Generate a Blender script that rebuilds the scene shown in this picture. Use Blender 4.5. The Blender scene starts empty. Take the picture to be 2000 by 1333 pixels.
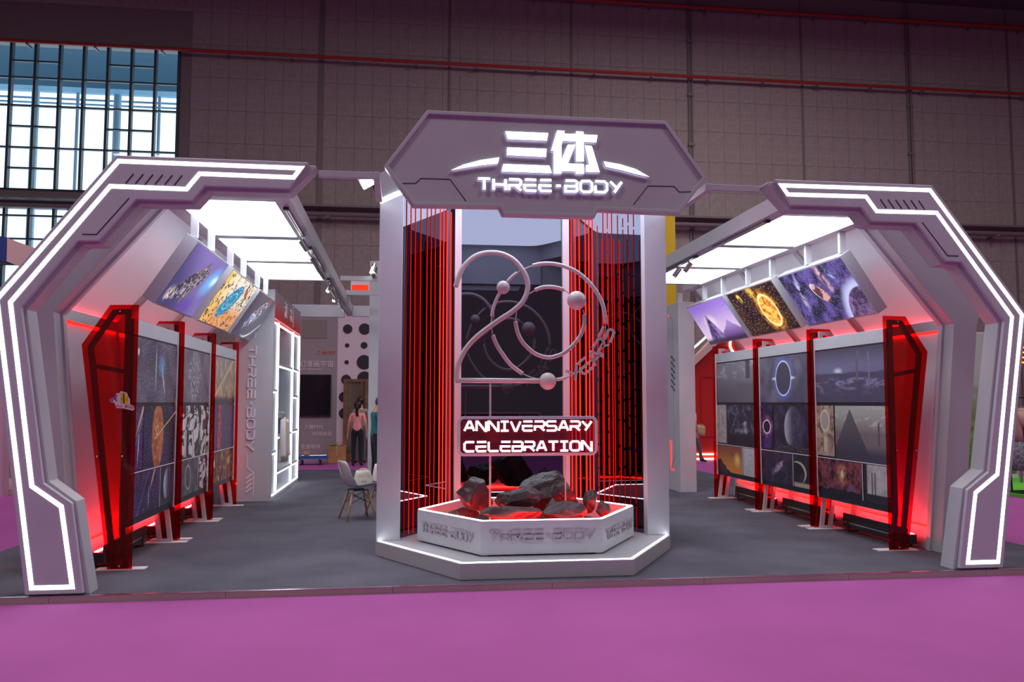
import bpy, bmesh, math, random
from mathutils import Vector, Matrix
random.seed(7)
sc = bpy.context.scene
C = sc.collection
pi = math.pi
# ------------------------------------------------------------------ camera
CAM = Vector((-1.34, -7.6311, 1.6)); YAW, PIT, FPX = .1311, .0737, 1628.1
RIGHT = Vector((math.cos(YAW), -math.sin(YAW), 0))
FWD = Vector((math.sin(YAW)*math.cos(PIT), math.cos(YAW)*math.cos(PIT), math.sin(PIT)))
UP = RIGHT.cross(FWD)
cd = bpy.data.cameras.new('camera'); co = bpy.data.objects.new('camera', cd); C.objects.link(co)
co.matrix_world = Matrix(((RIGHT.x, UP.x, -FWD.x, CAM.x), (RIGHT.y, UP.y, -FWD.y, CAM.y), (RIGHT.z, UP.z, -FWD.z, CAM.z), (0, 0, 0, 1)))
cd.sensor_width = 36; cd.lens = FPX/2000*36; cd.clip_end = 400
sc.camera = co
# ------------------------------------------------------------------ world, hall lamps, exposure
w = bpy.data.worlds.new('sky'); sc.world = w; w.use_nodes = True
bg = w.node_tree.nodes['Background']; bg.inputs[0].default_value = (.80, .92, 1, 1); bg.inputs[1].default_value = 2.2
HALL_LAMP = 1000
def hall_lamp(x, y):
    l = bpy.data.lights.new('hall_lamp', 'AREA'); l.shape = 'SQUARE'; l.size = 5; l.energy = HALL_LAMP; l.color = (1, .88, .90)
    o = bpy.data.objects.new('hall_lamp', l); C.objects.link(o); o.location = (x, y, 17.2)
for p in ((-9, -9), (9, -9), (-2, 1), (-17, 1), (19, 6), (9, 13)): hall_lamp(*p)
sc.view_settings.view_transform = 'Standard'; sc.view_settings.look = 'None'
sc.view_settings.exposure = 0; sc.view_settings.gamma = 1; sc.view_settings.use_curve_mapping = False

def at(px, py, **k):
    (a, v), = k.items(); i = 'xyz'.index(a)
    d = FWD + RIGHT*((px-1000)/FPX) + UP*((666.5-py)/FPX)
    return CAM + d*((v-CAM[i])/d[i])

# ------------------------------------------------------------------ materials
class S:                                    # arithmetic on shader sockets
    def __init__(s, nt, sock): s.nt = nt; s.k = sock
    def m(s, op, *a):
        n = s.nt.nodes.new('ShaderNodeMath'); n.operation = op
        for i, v in enumerate((s,)+a):
            if isinstance(v, S): s.nt.links.new(v.k, n.inputs[i])
            else: n.inputs[i].default_value = v
        return S(s.nt, n.outputs[0])
    def __add__(s, o): return s.m('ADD', o)
    __radd__ = __add__
    def __sub__(s, o): return s.m('SUBTRACT', o)
    def __rsub__(s, o): return s.m('MULTIPLY', -1.0).m('ADD', o)
    def __mul__(s, o): return s.m('MULTIPLY', o)
    __rmul__ = __mul__
    def __truediv__(s, o): return s.m('DIVIDE', o)
    def __pow__(s, o): return s.m('POWER', o)
    def sqrt(s): return s.m('SQRT')
    def abs(s): return s.m('ABSOLUTE')
    def min(s, o): return s.m('MINIMUM', o)
    def max(s, o): return s.m('MAXIMUM', o)
    def clamp(s): return s.m('MAXIMUM', 0.0).m('MINIMUM', 1.0)
    def gt(s, o): return s.m('GREATER_THAN', o)
    def st(s, a, b):                        # smoothstep a -> b
        n = s.nt.nodes.new('ShaderNodeMapRange'); n.interpolation_type = 'SMOOTHSTEP'
        s.nt.links.new(s.k, n.inputs[0]); n.inputs[1].default_value = min(a, b); n.inputs[2].default_value = max(a, b)
        n.inputs[3].default_value = 0 if a < b else 1; n.inputs[4].default_value = 1 if a < b else 0
        return S(s.nt, n.outputs[0])
def vec(nt, x, y):
    n = nt.nodes.new('ShaderNodeCombineXYZ')
    for i, v in enumerate((x, y)):
        if isinstance(v, S): nt.links.new(v.k, n.inputs[i])
        else: n.inputs[i].default_value = v
    return n.outputs[0]
def noise(x, y, scale, detail=4, dist=0, seed=0, rough=.55):
    nt = x.nt; n = nt.nodes.new('ShaderNodeTexNoise'); n.noise_dimensions = '4D'
    nt.links.new(vec(nt, x, y), n.inputs['Vector']); n.inputs['W'].default_value = seed*3.7
    n.inputs['Scale'].default_value = scale; n.inputs['Detail'].default_value = detail; n.inputs['Roughness'].default_value = rough
    n.inputs['Distortion'].default_value = dist
    return S(nt, n.outputs[0])
def voro(x, y, scale, seed=0):
    nt = x.nt; n = nt.nodes.new('ShaderNodeTexVoronoi'); n.voronoi_dimensions = '2D'
    nt.links.new(vec(nt, x + seed*1.3, y), n.inputs['Vector']); n.inputs['Scale'].default_value = scale
    return S(nt, n.outputs['Distance'])
def stars(x, y, scale, seed=0, size=.07): return voro(x, y, scale, seed).st(size, size*.3)
def mixc(f, a, b):                          # colours are tuples or sockets
    nt = f.nt; n = nt.nodes.new('ShaderNodeMix'); n.data_type = 'RGBA'; nt.links.new(f.k, n.inputs[0])
    for i, c in ((6, a), (7, b)):
        if isinstance(c, tuple): n.inputs[i].default_value = (*c[:3], 1)
        else: nt.links.new(c, n.inputs[i])
    return n.outputs[2]
def srgb(r, g, b):
    f = lambda v: (v/12.92 if v <= .04045 else ((v+.055)/1.055)**2.4)
    return (f(r/255), f(g/255), f(b/255))
MATS = {}
def mat(name, col, rough=.5, metal=0, emit=None, es=0, spec=.5, bump=0, bscale=40, var=0, vscale=3, coat=0):
    if name in MATS: return MATS[name]
    m = bpy.data.materials.new(name); m.use_nodes = True; nt = m.node_tree; p = nt.nodes['Principled BSDF']
    p.inputs['Base Color'].default_value = (*col, 1); p.inputs['Roughness'].default_value = rough
    p.inputs['Metallic'].default_value = metal; p.inputs['Specular IOR Level'].default_value = spec
    p.inputs['Coat Weight'].default_value = coat
    if emit: p.inputs['Emission Color'].default_value = (*emit, 1); p.inputs['Emission Strength'].default_value = es
    tc = nt.nodes.new('ShaderNodeTexCoord')
    if var:
        n = nt.nodes.new('ShaderNodeTexNoise'); n.inputs['Scale'].default_value = vscale; n.inputs['Detail'].default_value = 5
        nt.links.new(tc.outputs['Object'], n.inputs['Vector'])
        f = S(nt, n.outputs[0]).st(.3, .7)
        nt.links.new(mixc(f, tuple(c*(1-var) for c in col), tuple(min(1, c*(1+var)) for c in col)), p.inputs['Base Color'])
    if bump:
        n = nt.nodes.new('ShaderNodeTexNoise'); n.inputs['Scale'].default_value = bscale; n.inputs['Detail'].default_value = 4
        nt.links.new(tc.outputs['Object'], n.inputs['Vector'])
        b = nt.nodes.new('ShaderNodeBump'); b.inputs['Strength'].default_value = bump; b.inputs['Distance'].default_value = .02
        nt.links.new(n.outputs[0], b.inputs['Height']); nt.links.new(b.outputs[0], p.inputs['Normal'])
    MATS[name] = m; return m
def glow(name, col, s):
    if name in MATS: return MATS[name]
    m = bpy.data.materials.new(name); m.use_nodes = True; nt = m.node_tree; nt.nodes.clear()
    e = nt.nodes.new('ShaderNodeEmission'); e.inputs[0].default_value = (*col, 1); e.inputs[1].default_value = s
    o = nt.nodes.new('ShaderNodeOutputMaterial'); nt.links.new(e.outputs[0], o.inputs[0]); MATS[name] = m; return m
def sheet(name, tint, gloss=.08, rough=.03):           # thin tinted acrylic or glass
    m = bpy.data.materials.new(name); m.use_nodes = True; nt = m.node_tree; nt.nodes.clear()
    t = nt.nodes.new('ShaderNodeBsdfTransparent'); t.inputs[0].default_value = (*tint, 1)
    g = nt.nodes.new('ShaderNodeBsdfGlossy'); g.inputs[0].default_value = (1, 1, 1, 1); g.inputs['Roughness'].default_value = rough
    d = nt.nodes.new('ShaderNodeMixShader'); d.inputs[0].default_value = gloss
    nt.links.new(t.outputs[0], d.inputs[1]); nt.links.new(g.outputs[0], d.inputs[2])
    o = nt.nodes.new('ShaderNodeOutputMaterial'); nt.links.new(d.outputs[0], o.inputs[0]); MATS[name] = m; return m
def sheet_red():
    m = bpy.data.materials.new('red_acrylic'); m.use_nodes = True; nt = m.node_tree; nt.nodes.clear()
    t = nt.nodes.new('ShaderNodeBsdfTransparent'); t.inputs[0].default_value = (.90, .012, .01, 1)
    f = nt.nodes.new('ShaderNodeBsdfDiffuse'); f.inputs[0].default_value = (.55, .01, .01, 1)
    g = nt.nodes.new('ShaderNodeBsdfGlossy'); g.inputs['Roughness'].default_value = .03
    a = nt.nodes.new('ShaderNodeMixShader'); a.inputs[0].default_value = .07
    b = nt.nodes.new('ShaderNodeMixShader'); b.inputs[0].default_value = .035
    nt.links.new(t.outputs[0], a.inputs[1]); nt.links.new(f.outputs[0], a.inputs[2])
    nt.links.new(a.outputs[0], b.inputs[1]); nt.links.new(g.outputs[0], b.inputs[2])
    o = nt.nodes.new('ShaderNodeOutputMaterial'); nt.links.new(b.outputs[0], o.inputs[0]); return m
def wine():
    m = sheet('wine_acrylic', (.50, .05, .11), .05); nt = m.node_tree; ms = nt.nodes['Mix Shader']; t = nt.nodes['Transparent BSDF']
    d = nt.nodes.new('ShaderNodeBsdfDiffuse'); d.inputs[0].default_value = (.42, .03, .07, 1); x = nt.nodes.new('ShaderNodeMixShader'); x.inputs[0].default_value = .3
    nt.links.new(t.outputs[0], x.inputs[1]); nt.links.new(d.outputs[0], x.inputs[2]); nt.links.new(x.outputs[0], ms.inputs[1]); return m
SHELL = mat('satin_lilac_grey', (.50, .525, .59), .42, var=.03, vscale=2)
SHELL2 = mat('satin_grey_body', (.425, .45, .49), .45, var=.03, vscale=2)
WHITE = mat('matt_white', (.74, .72, .76), .5)
def fabric():
    m = bpy.data.materials.new('stretched_white_sheet'); m.use_nodes = True; nt = m.node_tree; p = nt.nodes['Principled BSDF']
    p.inputs['Base Color'].default_value = (.86, .88, .93, 1); p.inputs['Roughness'].default_value = .35
    t = nt.nodes.new('ShaderNodeBsdfTranslucent'); t.inputs[0].default_value = (.88, .90, .96, 1)
    x = nt.nodes.new('ShaderNodeMixShader'); x.inputs[0].default_value = .5
    nt.links.new(p.outputs[0], x.inputs[1]); nt.links.new(t.outputs[0], x.inputs[2])
    nt.links.new(x.outputs[0], nt.nodes['Material Output'].inputs[0]); return m
FABRIC = fabric()
DARK = mat('dark_slot', (.03, .028, .035), .6)
GROOVE = mat('groove_shadow_gap', (.10, .09, .11), .6)
BLACK = mat('black_metal', (.02, .02, .022), .4)
CHROME = mat('brushed_aluminium', (.62, .6, .6), .25, 1)
LEDW = glow('white_led', (.93, .95, 1), 5)
PANELW = glow('ceiling_diffuser', (.96, .97, 1), 5.6)
TOWERW = glow('tower_diffuser', (.84, .87, 1), 4.4)
LETW = glow('lit_letter', (.96, .95, 1), 4)
HALO = glow('letter_halo', (.80, .72, 1), 2.6)
LEDR = glow('red_led', (1, .007, .004), 7)
LEDB = glow('white_led_bright', (.95, .97, 1), 10)
REFLR = glow('red_led_dim', (1, .006, .004), .9)  # reflections of the red tubes, put in as emission
REFLR2 = glow('red_led_faint', (1, .006, .004), .35)  # fainter tube reflections, also put in as emission
WASHR = glow('red_wash_lens', (1, .016, .02), 120)
KNEEFILL = glow('red_knee_line', (1, .016, .02), 170)
KNEEFILL2 = glow('red_knee_line_strong', (1, .016, .02), 380)
REDA = sheet_red()
GLASS = sheet('window_glass', (.80, .93, 1), .06)
MIRR = mat('black_mirror_acrylic', (.105, .11, .145), .012, 1)
CARPET = mat('grey_carpet', (.104, .104, .134), .95, bump=.25, bscale=160, var=.14, vscale=1.3, spec=.1)
MAGENTA = mat('magenta_carpet', (.355, .090, .315), .9, bump=.2, bscale=140, var=.05, vscale=.8, spec=.12)
CONC = mat('hall_panel', (.36, .31, .305), .75, var=.08, vscale=6)
CONCD = mat('hall_panel_gap', (.235, .20, .20), .8)
REDPIPE = mat('red_pipe', (.42, .035, .025), .45)
GREYM = mat('grey_conduit', (.20, .17, .175), .5)
WOOD = mat('beech', (.52, .30, .15), .5, var=.2, vscale=12)
FRAMEK = mat('stand_frame', (.5, .48, .52), .5)
FRAMED = mat('stand_frame_black', (.05, .05, .055), .5)  # darker copy of the frame colour, for frames behind the front fin

# ------------------------------------------------------------------ geometry
def mk(name, vf, m, parent=None, smooth=False):
    me = bpy.data.meshes.new(name); me.from_pydata([tuple(v) for v in vf[0]], [], vf[1]); me.validate(); me.update()
    bm = bmesh.new(); bm.from_mesh(me); bmesh.ops.recalc_face_normals(bm, faces=bm.faces); bm.to_mesh(me); bm.free()
    if smooth:
        me.polygons.foreach_set('use_smooth', [True]*len(me.polygons))
    if m: me.materials.append(m)
    o = bpy.data.objects.new(name, me); C.objects.link(o)
    if parent: o.parent = parent; o.matrix_parent_inverse = parent.matrix_basis.inverted()
    return o
def tag(o, label, cat, group=None, kind=None):
    if label: o['label'] = label
    if cat: o['category'] = cat
    if group: o['group'] = group
    if kind: o['kind'] = kind
    return o
def thing(name, loc, label, cat, group=None):
    o = bpy.data.objects.new(name, None); o.location = loc; o.empty_display_size = .1; C.objects.link(o)
    return tag(o, label, cat, group)
def struct(name, vf, m, **k): return tag(mk(name, vf, m, **k), None, None, kind='structure')
def lab(o, l): o['label'] = l; return o
def join(*parts):
    V, F = [], []
    for v, f in parts:
        n = len(V); V += [tuple(p) for p in v]; F += [[i+n for i in q] for q in f]
    return V, F
def box(x0, x1, y0, y1, z0, z1):
    return ([(x, y, z) for z in (z0, z1) for y in (y0, y1) for x in (x0, x1)],
            [[0, 1, 3, 2], [4, 5, 7, 6], [0, 1, 5, 4], [2, 3, 7, 6], [0, 2, 6, 4], [1, 3, 7, 5]])
def xf(vf, fn): return [fn(Vector(v)) for v in vf[0]], vf[1]
def prism(poly, d0, d1, fn):                # 2-D polygon extruded; fn(u, v, d) -> 3-D
    n = len(poly)
    V = [fn(u, v, d0) for u, v in poly] + [fn(u, v, d1) for u, v in poly]
    return V, [list(range(n)), list(range(n, 2*n))] + [[i, (i+1) % n, n+(i+1) % n, n+i] for i in range(n)]
XZ = lambda u, v, d: (u, d, v)
XY = lambda u, v, d: (u, v, d)
YZ = lambda u, v, d: (d, u, v)
def outline(pts, wd, closed=False):         # mitred left and right offsets of a 2-D path
    n = len(pts); P = [Vector(p) for p in pts]; L, R = [], []
    for i in range(n):
        a = P[i-1] if (i or closed) else None; b = P[(i+1) % n] if (i < n-1 or closed) else None
        d1 = (P[i]-a).normalized() if a is not None else (b-P[i]).normalized()
        d2 = (b-P[i]).normalized() if b is not None else d1
        n1 = Vector((-d1.y, d1.x)); n2 = Vector((-d2.y, d2.x)); nn = n1+n2
        if nn.length < .2: nn = n1
        nn.normalize(); s = wd/2/max(.45, nn.dot(n1))
        L.append(P[i]+nn*s); R.append(P[i]-nn*s)
    return L, R
def ribbon(pts, wd, d0, d1, fn, closed=False):
    L, R = outline(pts, wd, closed); n = len(pts); V = []; F = []
    for i in range(n):
        V += [fn(L[i].x, L[i].y, d0), fn(R[i].x, R[i].y, d0), fn(R[i].x, R[i].y, d1), fn(L[i].x, L[i].y, d1)]
    for i in range(n if closed else n-1):
        a, b = 4*i, 4*((i+1) % n)
        for k in range(4): F.append([a+k, a+(k+1) % 4, b+(k+1) % 4, b+k])
    if not closed: F += [[0, 1, 2, 3], [4*n-4, 4*n-3, 4*n-2, 4*n-1]]
    return V, F
def tube(pts, r, seg=10, closed=False, caps=True):
    P = [Vector(p) for p in pts]; n = len(P); V = []; F = []; up = None
    rr = r if isinstance(r, (list, tuple)) else [r]*n
    for i in range(n):
        a = P[i-1] if (i or closed) else P[i]; b = P[(i+1) % n] if (i < n-1 or closed) else P[i]
        t = (b-a).normalized()
        if up is None: up = t.orthogonal()
        up = (up - t*up.dot(t)).normalized(); s = t.cross(up)
        V += [P[i] + (up*math.cos(2*pi*k/seg)+s*math.sin(2*pi*k/seg))*rr[i] for k in range(seg)]
    for i in range(n if closed else n-1):
        a, b = seg*i, seg*((i+1) % n)
        F += [[a+k, a+(k+1) % seg, b+(k+1) % seg, b+k] for k in range(seg)]
    if caps and not closed: F += [list(range(seg)), list(range(seg*(n-1), seg*n))]
    return V, F
def spline(pts, n=6):
    P = [Vector(p) for p in pts]; out = []
    for i in range(len(P)-1):
        p0, p1, p2, p3 = P[max(i-1, 0)], P[i], P[i+1], P[min(i+2, len(P)-1)]
        for k in range(n):
            t = k/n
            out.append(.5*((2*p1)+(p2-p0)*t+(2*p0-5*p1+4*p2-p3)*t*t+(3*p1-p0-3*p2+p3)*t**3))
    return out+[P[-1]]
def sphere(c, r, nu=24, nv=14, sc3=(1, 1, 1)):
    V = [Vector((0, 0, 1))]; F = []
    for j in range(1, nv):
        a = pi*j/nv
        V += [Vector((math.sin(a)*math.cos(2*pi*i/nu), math.sin(a)*math.sin(2*pi*i/nu), math.cos(a))) for i in range(nu)]
    V.append(Vector((0, 0, -1)))
    F += [[0, 1+i, 1+(i+1) % nu] for i in range(nu)]
    for j in range(nv-2):
        F += [[1+j*nu+i, 1+(j+1)*nu+i, 1+(j+1)*nu+(i+1) % nu, 1+j*nu+(i+1) % nu] for i in range(nu)]
    e = len(V)-1; b = 1+(nv-2)*nu
    F += [[b+i, e, b+(i+1) % nu] for i in range(nu)]
    return [Vector((c[0]+v.x*r*sc3[0], c[1]+v.y*r*sc3[1], c[2]+v.z*r*sc3[2])) for v in V], F
def bevel(o, wd=.006, seg=2):
    b = o.modifiers.new('bevel', 'BEVEL'); b.width = wd; b.segments = seg; b.limit_method = 'ANGLE'; b.angle_limit = .6; return o
def copy_tree(o, parent=None):
    c = o.copy(); C.objects.link(c)
    if parent: c.parent = parent
    for ch in [x for x in bpy.data.objects if x.parent == o]: copy_tree(ch, c)
    return c

# stroke lettering ----------------------------------------------------------
GL = {
 'T': (1, [[(0, 1), (1, 1)], [(.5, 1), (.5, 0)]]), 'H': (1, [[(0, 1), (0, 0)], [(1, 1), (1, 0)], [(0, .5), (1, .5)]]),
 'R': (1, [[(0, 1), (.85, 1), (1, .87), (1, .6), (.87, .45), (0, .45), (0, 0)], [(.5, .45), (1, 0)]]),
 'E': (1, [[(.05, 1), (1, 1)], [(1, .5), (0, .5), (0, .15), (.13, 0), (1, 0)]]), '-': (.6, [[(.1, .5), (.5, .5)]]),
 'B': (1, [[(.02, 1), (.86, 1), (1, .88), (1, .62), (.88, .5), (0, .5), (0, 0), (.86, 0), (1, .12), (1, .38), (.88, .5)]]),
 'O': (1, [[(.2, 0), (.8, 0), (1, .2), (1, .8), (.8, 1), (.2, 1), (0, .8), (0, .2), (.2, 0)]]),
 'D': (1, [[(0, .62), (0, 0), (.78, 0), (1, .22), (1, .78), (.78, 1), (0, 1)]]),
 'Y': (1, [[(0, 1), (.55, .42)], [(1, 1), (.32, 0)]]), 'A': (1, [[(0, 0), (.45, 1), (.62, 1), (1, 0)], [(.22, .34), (.84, .34)]]),
 'N': (1, [[(0, 0), (0, 1), (.12, 1), (.88, 0), (1, 0), (1, 1)]]), 'I': (.8, [[(0, 1), (.8, 1)], [(.4, 1), (.4, 0)], [(0, 0), (.8, 0)]]),
 'V': (1, [[(0, 1), (.42, 0), (.58, 0), (1, 1)]]), 'S': (1, [[(1, 1), (.13, 1), (0, .88), (0, .62), (.12, .5), (.88, .5), (1, .38), (1, .12), (.87, 0), (0, 0)]]),
 'C': (1, [[(1, 1), (.2, 1), (0, .8), (0, .2), (.2, 0), (1, 0)]]), 'L': (1, [[(0, 1), (0, .15), (.15, 0), (1, 0)]]),
 'U': (1, [[(0, 1), (0, .15), (.15, 0), (.85, 0), (1, .15), (1, 1)]]),
}
def lit_face(o):                            # channel letter: lit face, grey returns, faint halo at the back
    o.data.materials.append(SHELL); o.data.materials.append(HALO)
    for p in o.data.polygons: p.material_index = 0 if p.normal.y < -.7 else 2 if p.normal.y > .7 else 1
    return o
def letters(text, p0, p1, h, stroke, d0, d1, fn, m, parent, gap=.28, name='letter'):
    """text from p0 to p1 in the (u, v) plane of fn; every letter is a mesh of its own"""
    tot = sum(GL[c][0]+gap for c in text)-gap; p0 = Vector(p0); p1 = Vector(p1); L = (p1-p0).length; k = L/tot
    e = (p1-p0).normalized(); nrm = Vector((-e.y, e.x)); x = 0; out = []
    for c in text:
        wd, st = GL[c]
        f = lambda u, v, d, x=x: fn(*(p0+e*((x+u)*k)+nrm*(v*h)), d)
        # stroke widths are metric: build in metric plane
        parts = [ribbon([((x+u)*k, v*h) for u, v in s], stroke, d0, d1, lambda a, b, d: fn(*(p0+e*a+nrm*b), d)) for s in st]
        o_ = mk(name, join(*parts), m, parent); x += wd+gap; out.append(o_)
        if m is LETW: lit_face(o_)
    return out

# ------------------------------------------------------------------ pictures
def picture(name, fn, ar, emis=0, rough=.3):
    m = bpy.data.materials.new(name); m.use_nodes = True; nt = m.node_tree; p = nt.nodes['Principled BSDF']
    tc = nt.nodes.new('ShaderNodeTexCoord'); sp = nt.nodes.new('ShaderNodeSeparateXYZ'); nt.links.new(tc.outputs['UV'], sp.inputs[0])
    x = S(nt, sp.outputs[0])*ar; y = S(nt, sp.outputs[1])*1.0
    col = fn(x, y, ar); nt.links.new(col, p.inputs['Base Color']); p.inputs['Roughness'].default_value = rough
    if emis: nt.links.new(col, p.inputs['Emission Color']); p.inputs['Emission Strength'].default_value = emis
    return m
def ell(x, y, cx, cy, rx, ry, rot=0):
    c, s = math.cos(rot), math.sin(rot); a = (x-cx)*c+(y-cy)*s; b = (y-cy)*c-(x-cx)*s
    return ((a/rx)**2+(b/ry)**2).sqrt()
def sky_n(x, y, lo, hi, sc_=3, seed=0): return mixc(noise(x, y, sc_, 6, .6, seed).st(.35, .7), lo, hi)
def add_stars(x, y, c, seed=0, s=26, col=(1, 1, 1)): return mixc(stars(x, y, s, seed, .09), c, col)
def p_comet(x, y, ar):
    c = sky_n(x, y, (.09, .09, .13), (.19, .19, .28), 1.6, 1)
    c = mixc(ell(x, y, .62*ar, .62, .30, .26, .5).st(1, 0)*.8, c, (.22, .45, .85))
    b = ell(x, y, .66*ar, .36, .035, .36, .42).st(1, .2); c = mixc(b, c, (.9, .95, 1))
    c = mixc(ell(x, y, .48*ar, .55, .05, .5, 0).st(1, 0)*.8, c, (.75, .78, 1))
    c = mixc(ell(x, y, .1*ar, .78, .05, .06).st(1, .8), c, (.85, .92, 1))
    c = mixc(stars(x, y*.6, 9, 3, .07), c, (.95, .55, .25)); return add_stars(x, y, c, 5, 12)
def p_orange(x, y, ar):
    c = sky_n(x, y, (.01, .01, .025), (.04, .045, .13), 3, 4); c = add_stars(x, y, c, 2, 14, (.8, .9, 1))
    b = ell(x, y, .42*ar, .5, .34, .55); t = mixc(noise(x, y, 7, 6, 1, 2).st(.3, .7), (.35, .08, .02), (.75, .28, .1))
    c = mixc(b.st(1, .95), c, t); ray = ((y-.52-(x-.42*ar)*.35).abs()).st(.02, 0)*(x-.3*ar).st(0, .1)
    c = mixc(ray, c, (1, .7, .3)); r2 = (ell(x, y, .4*ar, .6, .06, .07)-1).abs().st(.25, 0); c = mixc(r2, c, (1, .75, .4)); return c
def p_fighter(x, y, ar):
    c = sky_n(x, y, (.02, .015, .04), (.12, .04, .22), 3, 6); c = add_stars(x, y, c, 9, 14)
    c = mixc(ell(x, y, .62*ar, .35, .02, .34, -.1).st(1, .4), c, (.9, .92, 1))
    c = mixc((((x-.75*ar)*.8-(y-.8)*.6).abs()).st(.07, 0)*y.st(.45, .8), c, (.9, .55, .4))
    c = mixc((((x-.4*ar)*.75-(y-.4)*.66).abs()).st(.03, 0)*.8, c, (.2, .2, .8))
    return mixc(noise(x, y, 11, 3, 0, 8).st(.66, .72)*y.st(.45, .2), c, (1, .6, .3))
def p_ink(x, y, ar):
    v = noise(x, y, 3, 5, 3.2, 11); l = ((v-.5).abs()).st(.025, .005)
    c = sky_n(x, y, (.13, .12, .16), (.24, .23, .29), 2, 3); return mixc(l*ell(x, y, .45*ar, .5, .62, .6).st(1, .5), c, (.75, .74, .8))
def p_inkw(x, y, ar):
    v = noise(x, y, 1.7, 3, 2.8, 21); c = mixc(v.st(.49, .51), (.02, .02, .02), (.72, .71, .74))
    return mixc(((x*12+v*3).m('SINE')).st(.93, .99)*.7, c, (.1, .1, .1))
def p_sketch(x, y, ar):
    c = mixc(noise(x, y, 3, 6, .5, 31).st(.3, .7), (.07, .07, .08), (.17, .17, .19))
    v = ell(x, y, .5*ar, .5, .3, .34, .4); return mixc((v-1).abs().st(.13, .02), c, (.5, .5, .52))
def p_city(x, y, ar):
    c = mixc(y.st(.1, .9), (.32, .20, .10), (.30, .26, .27)); d = noise(x, y*.4, 9, 6, .6, 41)
    c = mixc(d.st(.45, .6), c, (.62, .50, .34)); f = ((x-.15*ar)/(1.02-y)).m('FRACT')
    c = mixc(((y*2.2-x).abs()).st(.22, .02)*.8, c, (.80, .60, .28)); c = mixc(ell(x, y, .28*ar, .62, .10, .22).st(1.1, .9)*.7, c, (.30, .22, .15))
    return mixc(y.st(.18, .04), c, (.05, .04, .05))
def p_neon(x, y, ar):
    c = mixc(noise(x, y, 5, 6, 1, 51).st(.3, .75), (.012, .01, .03), (.10, .05, .22))
    c = mixc(x.st(.26*ar, .2*ar)*noise(x, y, 6, 3, 1, 2).st(.4, .6), c, (.7, .03, .08))
    c = mixc(stars(x, y*.3, 22, 6, .1)*y.st(.9, .3), c, (.1, .6, .25)); return add_stars(x, y, c, 4, 20, (.4, .5, 1))
def p_fire(x, y, ar):
    n = noise(x, y, 4, 7, .8, 61); c = mixc(n.st(.42, .62), (.025, .015, .02), (.55, .15, .03))
    c = mixc(n.st(.58, .70), c, (1, .62, .15)); return mixc(ell(x, y, .25*ar, .62, .14, .22, .4).st(1, 0), c, (1, .8, .4))
def p_clouds(x, y, ar):
    c = mixc(y.st(0, 1), (.14, .13, .17), (.28, .27, .33)); n = noise(x*.5, y*1.4, 5, 7, .5, 71)
    c = mixc(n.st(.48, .7)*y.st(.5, .7), c, (.55, .54, .6)); c = mixc(((x-.82*ar).abs()).st(.13, .11)*y.st(.55, .6), c, (.10, .09, .12))
    t = noise(x, y*.2, 6, 3, 0, 5)*.35; c = mixc((y-t-.28).st(.03, -.03)*x.st(.5*ar, .62*ar), c, (.17, .15, .19)); return c
def p_ring(x, y, ar):
    c = sky_n(x, y, (.10, .10, .15), (.19, .19, .27), 2, 81); r = ell(x, y, .5*ar, .52, .36, .37)
    c = mixc((r-1).abs().st(.5, 0)*.65, c, (.14, .2, .75)); c = mixc(r.st(1, .9), c, (.08, .08, .13))
    c = mixc((r-1).abs().st(.07, .01), c, (.75, .88, 1)); g = ((y-.52).abs()*((x-.5*ar).abs()*6-1.2)).st(.07, .0)*((x-.5*ar).abs()).st(.34, .38)*((x-.5*ar).abs()).st(.62, .42)*((y-.52).abs()).st(.14, .02)
    return mixc(g, c, (.85, .93, 1))
def p_crater(x, y, ar):
    c = mixc((y-.62).abs().st(.45, 0), (.08, .07, .11), (.2, .2, .34)); c = mixc(ell(x, y, .35*ar, .58, .22, .1).st(1, 0), c, (.8, .85, 1))
    n = noise(x*.6, y*2.2, 4, 4, 1, 91); c = mixc((y-.5-n*.1).st(.02, -.02), c, (.10, .09, .16)); c = mixc(n.st(.45, .7)*.8*y.st(.5, .42)*y.st(.1, .35), c, (.36, .36, .58))
    k = (x-.62*ar-(y-.6)*(y-.6)*.3).abs().st(.04, .03)*y.st(.36, .4)*y.st(.98, .9); c = mixc(k, c, (.16, .15, .2))
    k = (x-.78*ar+(y-.6)*(y-.6)*.3).abs().st(.025, .018)*y.st(.42, .45)*y.st(.92, .86); return mixc(k, c, (.24, .23, .33))
def p_moon(x, y, ar):
    c = sky_n(x, y, (.02, .018, .035), (.07, .06, .12), 3, 101); r = ell(x, y, .55*ar, .52, .42, .46)
    s = mixc((x-.2*ar).st(.06, .36*ar), (.62, .62, .74), (.05, .045, .09)); s2 = mixc(noise(x, y, 6, 6, .4, 4).st(.4, .7)*.4, s, (.16, .14, .26))
    c = mixc(r.st(1, .98), c, s2); c = mixc((r-1).abs().st(.05, 0)*x.st(.4*ar, .15*ar), c, (.8, .85, 1))
    h = noise(x, y*.1, 14, 3, 0, 7)*.28; return mixc((y-h-.02).st(.02, -.02), c, mixc(stars(x, y, 26, 8, .2), (.03, .028, .04), (.5, .5, .55)))
def p_eclipse(x, y, ar):
    c = sky_n(x, y, (.012, .01, .02), (.10, .04, .22), 5, 111); r = ell(x, y, .5*ar, .5, .19, .15)
    c = mixc(r.st(2.2, .6)*noise(x, y, 7, 5, 1, 3).st(.4, .6), c, (.55, .18, .5)); c = mixc(r.st(1, .97), c, (.02, .01, .02)); return mixc((r-1).abs().st(.13, .03), c, (.95, .9, 1))
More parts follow.
